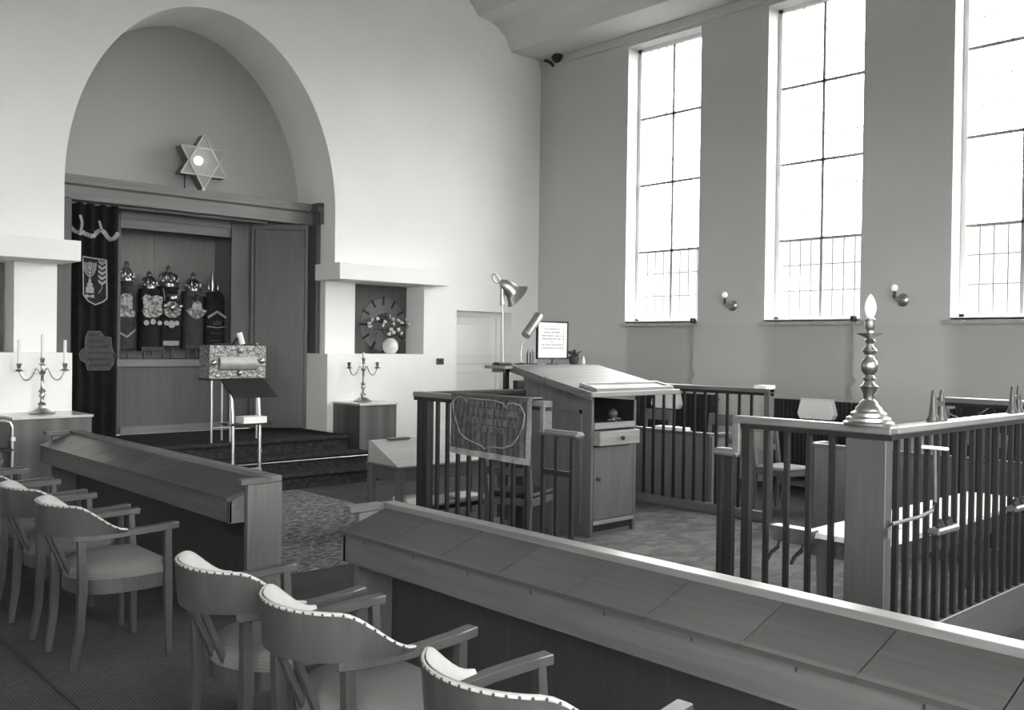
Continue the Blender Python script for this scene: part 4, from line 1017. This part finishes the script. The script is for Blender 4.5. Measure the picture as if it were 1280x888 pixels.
obj('side_edge', MB().prism([(sl0[0], sl0[1]-.03), (-5.03, 1.368), (-5.03, 1.425), (sl0[0], sl0[1]+.034)], 0, tx0-.005, tx0+.02), 'wood_y', lt)
obj('side_edge', MB().prism([(-5.01, 1.372), (sl1[0], sl1[1]-.03), (sl1[0], sl1[1]+.032), (-5.01, 1.430)], 0, tx0-.01, tx0+.02), 'wood_y', lt)
obj('top_ledge', B(tx0+.0, tx1, -4.60, -4.34, 1.495, 1.522), 'lectern_top', lt, bevel=.003)
obj('ledge_flap', B(tx0-.10, tx0+.0, -4.62, -4.34, 1.488, 1.514), 'lightwood', lt, bevel=.003); obj('flap_hook', MB().tube([(tx0-.09, -4.60, 1.488), (tx0-.09, -4.60, 1.45)], .01, 6), 'black', lt, 60)
obj('ledge_back', B(tx0, tx1, -4.345, -4.335, 1.45, 1.535), 'lightwood_x', lt)
obj('support_leg', B(-4.70, -4.66, -4.42, -4.38, ZB, 1.495), 'darkwood', lt); obj('support_leg', B(-4.05, -4.01, -4.42, -4.38, ZB, 1.495), 'darkwood', lt)
# sliding tray resting on the slope
def slz(y): return sl0[1]+.028 + (y-sl0[0])*(sl1[1]-sl0[1])/(sl1[0]-sl0[0])
ty = thing('book_tray', 'flat pale wooden frame lying along the low edge of the lectern top', 'frame', (-4.2, -5.45, slz(-5.45)))
def slope_box(x0, x1, y0, y1, h0, h1): return MB().prism([(y0, slz(y0)+h0), (y1, slz(y1)+h0), (y1, slz(y1)+h1), (y0, slz(y0)+h1)], 0, x0, x1)
obj('sheet', slope_box(-4.68, -3.70, -5.53, -5.36, .002, .012), 'white', ty)
for y0, y1 in ((-5.54, -5.515), (-5.365, -5.34)): obj('rim', slope_box(-4.70, -3.68, y0, y1, .001, .03), 'lightwood_x', ty)
for x0, x1 in ((-4.70, -4.675), (-3.705, -3.68)): obj('rim', slope_box(x0, x1, -5.515, -5.365, .001, .03), 'lightwood', ty)
# dark object in the open compartment
ob = thing('compartment_bell', 'small dark knobbed object standing in the open lectern compartment', 'ornament', (-4.34, -5.40, 1.05))
obj('foot', MB().lathe([(.04, 0), (.045, .012), (.02, .02), (.015, .045)], 14, (-4.34, -5.40, 1.05)), 'brass', ob, 50); obj('head', MB().ball((-4.34, -5.40, 1.12), .042, 10), 'socket', ob, 60)
obj('lever', MB().tube([(-4.40, -5.39, 1.065), (-4.32, -5.42, 1.085), (-4.24, -5.40, 1.07)], .009, 6), 'socket', ob, 60)
# --- on the lectern ledge
ZL = 1.522
l1 = thing('tall_lamp', 'tall thin-stemmed lamp with bell-shaped metal shade', 'lamp', (-4.79, -4.46, ZL))
obj('base', B(-4.86, -4.70, -4.50, -4.42, ZL, ZL+.022), 'black', l1, bevel=.006)
obj('pole', MB().tube([(-4.775, -4.46, ZL+.02), (-4.79, -4.46, 2.07)], .006, 8), 'lampmetal', l1, 60)
obj('bracket', B(-4.81, -4.775, -4.48, -4.44, 2.06, 2.24), 'lampmetal', l1, bevel=.006)
ax_ = Vector((.72, -.25, -.62)).normalized(); rot = ax_.to_track_quat('Z', 'Y').to_matrix()
obj('shade', MB().lathe([(.012, -.02), (.03, 0), (.052, .03), (.062, .07), (.068, .12), (.085, .16), (.12, .195), (.128, .20), (.118, .195), (.06, .12), (.03, .02)], 24, (-4.80, -4.46, 2.27), rot), 'lampmetal', l1, 60)
obj('hoop', MB().tube([(-4.80-.03-.045*(1-math.cos(a)), -4.46, 2.275+.035*math.sin(a)+.02*(1-math.cos(a))) for a in [2*PI*i/14 for i in range(15)]], .007, 6), 'lampmetal', l1, 60)
obj('wing_nut', MB().tube([(-4.78, -4.50, 2.25), (-4.78, -4.42, 2.25)], .014, 8), 'black', l1, 60)
l2 = thing('gooseneck_lamp', 'gooseneck lamp with tubular metal shade lighting the framed sheet', 'lamp', (-4.53, -4.44, ZL))
obj('base', MB().lathe([(.05, 0), (.052, .008), (.02, .014), (.009, .02)], 18, (-4.53, -4.44, ZL)), 'black', l2, 50)
obj('neck', MB().tube([(-4.53, -4.44, ZL+.015), (-4.535, -4.44, 1.62), (-4.52, -4.44, 1.72), (-4.475, -4.44, 1.80)], .007, 8), 'lampmetal', l2, 60)
aa, bb = Vector((-4.49, -4.45, 1.79)), Vector((-4.30, -4.43, 1.985)); rot = (bb-aa).to_track_quat('Z', 'Y').to_matrix(); LL = (bb-aa).length
obj('shade', MB().lathe([(.02, 0), (.044, .004), (.046, .01), (.046, LL-.01), (.044, LL-.003), (.02, LL)], 20, tuple(aa), rot), 'lampmetal', l2, 40)
fb = thing('framed_sheet', 'framed white sheet of printed prayer lines on a small stand', 'framed text', (-4.08, -4.40, ZL))
fx0, fx1, fz0, fz1, fyy = -4.295, -3.875, 1.572, 1.935, -4.40
obj('sheet', B(fx0+.01, fx1-.01, fyy-.004, fyy+.006, fz0+.01, fz1-.01), 'paper', fb)
obj('frame', B(fx0, fx0+.014, fyy-.01, fyy+.012, fz0, fz1).box(fx1-.014, fx1, fyy-.01, fyy+.012, fz0, fz1).box(fx0, fx1, fyy-.01, fyy+.012, fz0, fz0+.014).box(fx0, fx1, fyy-.01, fyy+.012, fz1-.014, fz1), 'darkwood', fb)
obj('stand', MB().tube([(-4.085, -4.40, ZL), (-4.085, -4.40, fz0)], .008, 6), 'black', fb, 60); obj('foot', B(-4.14, -4.03, -4.43, -4.37, ZL, ZL+.008), 'black', fb)
rnd = random.Random(3)
for z, a, b in ((1.86, .20, .80), (1.828, .15, .78), (1.795, .07, .92), (1.765, .07, .92), (1.735, .44, .5), (1.71, .07, .92), (1.678, .07, .92)):
    m = MB(); x = a
    while x < b:
        wd = rnd.uniform(.012, .03); q = fx0+.04+(fx1-fx0-.08)*x; m.box(q, q+(fx1-fx0-.08)*wd, fyy-.0055, fyy-.004, z-.006, z+.006); x += wd+.018
        if rnd.random() < .12: x += .03
    obj('text_line', m, 'ink', fb)
obj('ruled_edge', B(fx0+.04, fx1-.06, fyy-.0052, fyy-.004, 1.882, 1.884).box(fx1-.062, fx1-.06, fyy-.0052, fyy-.004, 1.64, 1.882), 'ink', fb)
wh = thing('wire_holder', 'small wire letter holder beside the framed sheet', 'holder', (-4.40, -4.42, ZL))
for k, (x0, x1, h) in enumerate(((-4.45, -4.40, .11), (-4.42, -4.36, .135), (-4.37, -4.325, .115))):
    obj('wire_loop', MB().tube([(x0, -4.43+.02*k, ZL), (x0, -4.43+.02*k, ZL+h), (x1, -4.43+.02*k, ZL+h), (x1, -4.43+.02*k, ZL)], .004, 5), 'black', wh, 60)
obj('base', B(-4.46, -4.32, -4.44, -4.38, ZL, ZL+.008), 'black', wh)
pp = thing('potted_plant', 'small dark potted plant beside the framed sheet', 'plant', (-3.80, -4.42, ZL))
obj('pot', MB().lathe([(.04, 0), (.055, .05), (.06, .075), (.055, .078)], 16, (-3.80, -4.42, ZL)), 'socket', pp, 50)
for k in range(40):
    rnd = random.Random(k+200); a = rnd.uniform(0, 2*PI); r = rnd.uniform(.01, .085); h = rnd.uniform(.06, .15)
    p = Vector((-3.80, -4.42, ZL+.07)); q = Vector((-3.80+r*math.cos(a), -4.42+r*math.sin(a), ZL+h)); n_ = (q-p).cross(Vector((0, 0, 1))).normalized()*.012
    c_ = (p+q)/2 + Vector((0, 0, .02)); obj('leaf', MB().add([p, c_+n_, q, c_-n_], [(0, 1, 2), (0, 2, 3)]), 'leaf', pp)
bt = thing('small_bottle', 'tiny white bottle next to the potted plant', 'bottle', (-3.70, -4.45, ZL))
obj('body', MB().lathe([(.016, 0), (.018, .005), (.018, .045), (.008, .055)], 12, (-3.70, -4.45, ZL)), 'white', bt, 50); obj('cap', MB().lathe([(.009, .055), (.009, .075), (.004, .078)], 10, (-3.70, -4.45, ZL)), 'chrome', bt, 50)

# --- big turned candlestick lamp on the corner post
cs = thing('candlestick_lamp', 'tall turned brass candlestick with flame-shaped bulb on the corner post', 'lamp', (-6.02, -8.535, ZR))
K = (-6.02, -8.535, ZR)
obj('base', MB().lathe([(.118, 0), (.12, .012), (.108, .02), (.105, .035), (.088, .042), (.085, .058), (.066, .07), (.062, .085), (.045, .10), (.04, .115), (.026, .125)], 32, K), 'brass', cs, 40)
obj('stem', MB().lathe([(.024, .12), (.026, .15), (.042, .185), (.044, .19), (.03, .20), (.022, .215), (.03, .23), (.02, .245), (.036, .265), (.039, .285), (.040, .295), (.036, .315), (.022, .33), (.02, .345), (.036, .365), (.034, .372), (.02, .385), (.016, .40), (.026, .415), (.016, .425), (.02, .435)], 28, K), 'brass', cs, 40)
obj('drip_pan', MB().lathe([(.02, .43), (.058, .448), (.062, .452), (.03, .447)], 28, K), 'brass', cs, 50)
obj('socket', MB().lathe([(.018, .447), (.014, .465), (.024, .48), (.022, .505), (.026, .52), (.014, .53)], 20, K), 'brass', cs, 40)
obj('bulb', MB().lathe([(.014, .528), (.024, .55), (.029, .575), (.026, .60), (.014, .63), (.003, .645)], 20, K), 'opal_bulb', cs, 60)

# --- paired holders on the near rail
def holder(x, label):
    t = thing('scroll_prop', label, 'prop', (x, NY, ZR), 'paired wooden props on the near rail')
    for dx, h in ((-.052, .165), (.048, .165)):
        obj('upright', MB().lathe([(.038, 0), (.04, .008), (.028, .03), (.021, .08), (.017, .12), (.014, h-.01), (.008, h)], 12, (x+dx, NY+.0, ZR), Matrix.Diagonal((.85, .8, 1)).to_3x3()), 'postwood', t, 40)
    obj('bridge', B(x-.05, x+.05, NY-.012, NY+.012, ZR+.08, ZR+.105), 'postwood', t)
holder(-5.47, 'pair of tapered wooden props on the near rail, closer to the candlestick'); holder(-4.36, 'pair of tapered wooden props on the near rail at the frame edge')
# bent pole and little ledges on the outside of the near railing
bp_ = thing('bent_pole', 'bent metal pole with T-handle hooked on the near balusters', 'pole', (-5.8, NY-.05, .83))
yy = NY-.045
obj('shaft', MB().tube([(-6.10, yy, .80), (-6.10, yy, .84), (-6.07, yy, .865), (-5.75, yy, .865), (-5.62, yy, .88), (-5.585, yy, .92), (-5.60, yy, 1.195)], .010, 8), 'dullpole', bp_, 60)
obj('handle', MB().tube([(-5.74, yy, 1.215), (-5.45, yy, 1.185)], .010, 8), 'white', bp_, 60)
def ledge(x, label):
    t = thing('rail_ledge', label, 'ledge', (x, NY-.05, .76), 'little wooden ledges clipped to the near balusters')
    obj('plate', B(x-.13, x+.13, NY-.085, NY-.0165, .752, .787), 'wood_x', t, bevel=.01)
    for dx in (-.06, .05): obj('clip', MB().lathe([(.03, 0), (.034, .01), (.03, .02)], 14, (x+dx, NY-.045, .80), Matrix.Rotation(PI/2, 3, 'X')), 'black', t, 50)
ledge(-5.49, 'small wooden ledge clipped to the near balusters under the bent pole'); ledge(-4.42, 'small wooden ledge clipped to the near balusters at the frame edge')
# white-topped table inside the railing
wt = thing('white_table', 'narrow table with white cloth top just inside the near railing', 'table', (-4.9, -8.35, ZB))
obj('tabletop', B(-5.93, -3.75, -8.57, -8.13, .70, .73), 'white', wt, bevel=.004)
obj('apron', B(-5.88, -3.80, -8.55, -8.15, .60, .70), 'wood_x', wt)
for x in (-5.82, -3.88):
    for y in (-8.50, -8.20): obj('leg', MB().bar((x, y, ZB), (x, y, .62), .04, .04, .06, .06), 'wood', wt)
bk = obj('open_booklet', B(-5.55, -5.25, -8.45, -8.25, .731, .74), 'paper', bevel=.003); tag(bk, 'thin pale booklet on the white table behind the near balusters', 'book')
# hinged tray on the inside of the front railing
ht = thing('hinged_tray', 'small trough-like wooden tray on curved brackets behind the front balusters', 'tray', (-5.97, -8.07, .66))
obj('tray', MB().prism([(-7.965, .745), (-8.215, .745), (-8.195, .665), (-7.985, .665)], 0, -5.985, -5.90), 'wood', ht, bevel=.004)
for y in (-8.01, -8.15): obj('bracket', MB().tube([(-5.95, y, .668), (-5.965, y, .63), (-6.0, y+.02, .60), (-6.02, y+.03, .56)], [.010, .012, .010, .008], 6), 'darkwood', ht, 60)

# ================================================================== FAR SIDE SEATING, RADIATORS
def radiator(ya, yb, label):
    t = thing('radiator', label, 'radiator', (-.14, (ya+yb)/2, .12), 'ribbed radiators under the windows')
    n = int((ya-yb)/.055)
    me = mesh('section', B(-.085, .055, -.02, .02, .12, 1.08), 'radiator')
    off = ORG[t.name]
    for i in range(n):
        o = bpy.data.objects.new('section', me); COL.objects.link(o); o.parent = t; o.location = (-.125-off[0], ya-.0275-.055*i-off[1], -off[2])
    for z in (.2, 1.02): obj('pipe', MB().tube([(-.13, ya, z), (-.13, yb, z)], .025, 8), 'radiator', t, 60)
    for y in (ya-.03, yb+.03): obj('foot', B(-.18, -.10, y-.02, y+.02, 0, .2), 'radiator', t)
radiator(-2.2, -3.55, 'dark ribbed radiator under the window nearest the corner'); radiator(-4.37, -5.62, 'dark ribbed radiator under the middle window'); radiator(-6.55, -7.75, 'dark ribbed radiator under the third window, behind the near railing')
def evap(y, label):
    t = thing('humidifier', label, 'humidifier', (-.27, y, .85), 'white boxes hung on radiators')
    obj('tank', MB().prism([(y-.20, .87), (y+.20, .87), (y+.235, .93), (y+.19, 1.10), (y-.19, 1.10), (y-.235, .93)], 0, -.33, -.22), 'white', t, bevel=.008)
    obj('lip', B(-.335, -.215, y-.19, y+.19, 1.10, 1.112), 'white', t)
evap(-2.82, 'white box hung on the radiator seen through the rear balusters'); evap(-5.05, 'white box hung on the middle radiator above the front rail')
def far_chair(label, wd='farwood', up='cream'):
    t = thing('side_chair', label, 'chair', (0, 0, 0), 'plain wooden chairs on the window side')
    for sg in (-1, 1):
        obj('front_leg', MB().bar((.19, sg*.19, 0), (.19, sg*.19, .44), .03, .03, .04, .04), wd, t); 
        m = MB().bar((-.22, sg*.18, 0), (-.19, sg*.18, .44), .03, .03, .04, .04).bar((-.19, sg*.18, .44), (-.26, sg*.19, .93), .04, .04, .032, .03)
        obj('rear_leg', m, wd, t)
    obj('seat_rail', B(-.20, .21, -.205, .205, .38, .435), wd, t, bevel=.003); obj('seat', B(-.17, .215, -.20, .20, .435, .475), up, t, bevel=.015)
    obj('top_slat', MB().bar((-.253, -.20, .875), (-.253, .20, .875), .02, .13), wd, t, bevel=.004)
    obj('lower_slat', MB().bar((-.225, -.175, .64), (-.225, .175, .64), .018, .06), wd, t, bevel=.003)
    return t
fc = far_chair('x')
FC = [((-1.62, -3.55, 0), PI, 'plain wooden chair behind the far desk, glimpsed beside the lectern'), ((-1.62, -4.50, 0), PI, 'plain wooden chair with pale cushion at the end of the far desk'),
      ((-1.70, -5.45, 0), -PI/2-.15, 'wooden chair with open slatted back turned sideways in the gap of the railing'), ((-1.5, -7.3, 0), PI, 'plain wooden chair behind the near side balusters')]
for i, (loc, rz, lb) in enumerate(FC):
    o = fc if i == 0 else copy_tree(fc)
    o.location = loc; o.rotation_euler = (0, 0, rz); o['label'] = lb
dk = far_chair('dark wooden chair on the platform behind the cloth-hung front railing', 'postwood', 'darkwood'); dk.location = (-5.45, -5.42, ZB); dk.rotation_euler = (0, 0, 0.35)
def book(x0, x1, y0, y1, z0, z1, label, cover='white'):
    t = thing('book', label, 'book', ((x0+x1)/2, (y0+y1)/2, z0), 'books and papers lying about')
    obj('pages', B(x0+.006, x1-.004, y0+.004, y1-.004, z0+.004, z1-.004), 'paper', t)
    obj('cover', B(x0, x1, y0, y1, z0, z0+.004).box(x0, x1, y0, y1, z1-.004, z1).box(x1-.004, x1, y0, y1, z0, z1), cover, t); return t
book(-2.79, -2.66, -4.98, -4.62, .85, .885, 'white book lying on the far desk ledge behind the rear balusters')
book(-2.95, -2.79, -6.03, -5.90, ZR, ZR+.03, 'small book on top of the rear rail end post')
# pale plank with chain resting near the third window
pk = thing('chained_plank', 'pale hinged plank with a hanging chain near the third window', 'plank', (-2.6, -7.75, .85))
obj('plank', B(-2.70, -2.50, -8.15, -7.45, 1.285, 1.318), 'lightwood', pk, bevel=.004); obj('box_below', B(-2.66, -2.52, -8.10, -7.60, 1.18, 1.285), 'black', pk)
obj('upright', B(-2.63, -2.56, -7.9, -7.8, .86, 1.18), 'farwood', pk)
obj('chain', MB().tube([(-2.71, -7.47-.43*i/10, 1.27-.11*math.sin(PI*i/10)) for i in range(11)], .008, 5), 'chrome', pk, 60)

# ================================================================== SMALL TABLE, STANDS BY THE STEPS
tb = thing('book_stand_table', 'small table with a sloping bookrest top beside the railing corner', 'table', (-5.0, -3.75, 0))
x0, x1, y0, y1 = -5.57, -4.25, -3.97, -3.45
obj('tabletop', B(x0, x1, y0, y1, .575, .60), 'wood_x', tb, bevel=.004)
obj('apron', B(x0+.03, x1-.03, y0+.02, y1-.02, .46, .575), 'wood_x', tb)
for x in (x0+.045, x1-.045):
    for y in (y0+.04, y1-.04): obj('leg', B(x-.03, x+.03, y-.03, y+.03, .008, .575), 'wood', tb, bevel=.003)
obj('stretcher', B(x0+.07, x1-.07, -3.74, -3.68, .12, .16), 'darkwood', tb)
obj('lower_shelf', B(x0+.07, x1-.07, y0+.05, y1-.05, .20, .22), 'wood_x', tb)
bx = obj('bookrest', MB().prism([(y0+.05, .60), (y1-.01, .60), (y1-.01, .80), (y1-.05, .80)], 0, x0+.03, x1-.02), 'paleslope', tb)
obj('bookrest_ledge', B(x0+.22, x0+.45, y1-.09, y1-.01, .795, .81), 'wood_x', bx)
wb = obj('paper_stack', B(-5.38, -5.12, -3.85, -3.62, .221, .285), 'paper', bevel=.01); tag(wb, 'white papers on the shelf under the small sloping-top table', 'papers')
wb = obj('paper_stack', B(-4.75, -4.5, -3.82, -3.62, .221, .25), 'paper', bevel=.006); tag(wb, 'flat pale folder beside the white papers under the small table', 'papers')
# tubular stand with the silver box
s1 = thing('box_stand', 'slim tubular metal stand on the platform edge carrying the silver box', 'stand', (-5.55, -.45, ZP))
for x in (-5.70, -5.47): obj('leg', MB().tube([(x, -.50, ZP), (x, -.50, 1.25)], .017, 8), 'chrome', s1, 60); 
for x in (-5.47, -5.02): obj('leg', MB().tube([(x, -.28, ZP), (x, -.28, 1.25)], .014, 8), 'chrome', s1, 60)
obj('cross_bar', MB().tube([(-5.70, -.50, ZP+.17), (-5.47, -.50, ZP+.17)], .011, 8), 'chrome', s1, 60)
obj('top_plate', B(-5.74, -4.99, -.55, -.22, 1.25, 1.262), 'black', s1)
bxx = thing('silver_box', 'ornate embossed silver box with arched front panel on the tubular stand', 'casket', (-5.36, -.40, 1.262))
bx0, bx1, bz0, bz1, byf = -5.74, -5.03, 1.264, 1.655, -.52
def emboss():
    m, n, l, b = base_mat('embossed_silver', .4, .5, .35)
    v = coords(n, l); vo = n.new('ShaderNodeTexVoronoi'); vo.inputs['Scale'].default_value = 26; l.new(v, vo.inputs['Vector'])
    r = n.new('ShaderNodeValToRGB'); r.color_ramp.elements[0].color = tone(.45); r.color_ramp.elements[1].color = tone(.12); l.new(vo.outputs['Distance'], r.inputs['Fac']); l.new(r.outputs['Color'], b.inputs['Base Color'])
    bump(n, l, b, vo.outputs['Distance'], .9, .02); M['emboss'] = m
emboss()
obj('body', B(bx0, bx1, byf, -.25, bz0, bz1), 'emboss', bxx, bevel=.008)
obj('front_recess', B(bx0+.11, bx1-.12, byf-.004, byf+.01, bz0+.10, bz1-.13), 'patch', bxx)
m = MB().slabgrid(lambda u, v: (bx0+.12+(bx1-bx0-.25)*u, byf-.006-.03*math.sin(PI*v), bz0+.115+.145*v), lambda u, v: (bx0+.12+(bx1-bx0-.25)*u, byf-.002, bz0+.115+.145*v), 4, 10)
obj('rounded_panel', m, 'boxsatin', bxx, 50)
for px, pz in ((bx0+.05, bz0+.19), (bx1-.06, bz0+.21), (-5.37, bz1-.06), (-5.37, bz0+.07)): obj('boss', MB().ball((px, byf, pz), .035, 8), 'silver', bxx, 60)
rnd = random.Random(11); m = MB()
for k in range(170):
    px, pz = rnd.uniform(bx0+.02, bx1-.02), rnd.uniform(bz0+.02, bz1-.02)
    if bx0+.11 < px < bx1-.12 and bz0+.10 < pz < bz1-.13: continue
    m.ball((px, byf, pz), rnd.uniform(.006, .014), 5)
obj('relief', m, 'silver', bxx, 60)['kind'] = 'stuff'
obj('lid_rail', MB().tube([(bx0+.10, -.40, bz1+.012), (bx1-.08, -.40, bz1+.012)], .012, 8), 'black', bxx, 60); obj('lid_knob', MB().ball((bx1-.06, -.40, bz1+.02), .02, 8), 'silver', bxx, 60)
wr_ = obj('rolled_paper', MB().tube([(-5.30, -.44, bz1+.015), (-5.335, -.43, bz1+.15)], .036, 14), 'paper', smooth=50); tag(wr_, 'white paper roll leaning on top of the silver box', 'paper roll')
wd_ = obj('dark_wedge', MB().prism([(-5.42, bz1+.001), (-5.345, bz1+.001), (-5.36, bz1+.09)], 1, -.46, -.40), 'black'); tag(wd_, 'small dark wedge beside the white paper roll on the silver box', 'wedge')
# tubular music lectern
s2 = thing('tubular_lectern', 'tubular metal lectern with dark sloping board and a small shelf', 'lectern', (-5.75, -1.45, 0))
yl = -1.45
for x in (-5.90, -5.59):
    obj('leg', MB().tube([(x, yl, .008), (x, yl, .80), (x-.005, yl+.03, 1.13)], .019, 10), 'chrome', s2, 60)
for z in (.30, .50, .86): obj('collar', MB().tube([(-5.59, yl, z), (-5.59, yl, z+.035)], .027, 10), 'chrome', s2, 60)
obj('cross_bar', MB().tube([(-5.90, yl, .33), (-5.59, yl, .33)], .012, 8), 'chrome', s2, 60)
for x in (-5.90, -5.59): obj('foot', MB().tube([(x, yl-.17, .022), (x, yl+.17, .022)], .014, 8), 'chrome', s2, 60)
obj('sloping_board', MB().prism([(yl-.06, 1.10), (yl+.27, 1.285), (yl+.26, 1.30), (yl-.07, 1.118)], 0, -5.93, -5.42), 'darkwood', s2, bevel=.003)
obj('shelf', B(-5.98, -5.50, yl-.12, yl+.12, .815, .83), 'darkwood', s2, bevel=.003)
obj('shelf_rail', MB().tube([(-6.0, yl-.1, .84), (-5.98, yl-.12, .84)], .025, 8), 'chrome', s2, 60)
book(-5.83, -5.56, yl-.10, yl+.10, .831, .90, 'thick pale book on the shelf of the tubular lectern')
# tubular frame beside the far-left cabinet
tf = thing('tubular_rack', 'round-cornered tubular metal frame with dark panels beside the cabinet at the frame edge', 'rack', (-8.3, -.72, 0))
fr_ = [(-8.8, -.74, .02), (-8.8, -.74, .84), (-8.77, -.74, .885), (-8.72, -.74, .90), (-7.92, -.74, .90), (-7.87, -.74, .885), (-7.85, -.74, .84), (-7.85, -.74, .02)]
obj('frame', MB().tube(fr_, .014, 8), 'chrome', tf, 60); obj('clip', B(-7.865, -7.825, -.765, -.72, .70, .74), 'white', tf, bevel=.005)
obj('back_panel', B(-8.78, -7.88, -.70, -.68, .05, .86), 'black', tf); obj('shelf', B(-8.78, -7.88, -.90, -.70, .62, .64), 'darkwood', tf); obj('drawer_front', B(-8.7, -7.95, -.80, -.70, .30, .60), 'wood_x', tf)
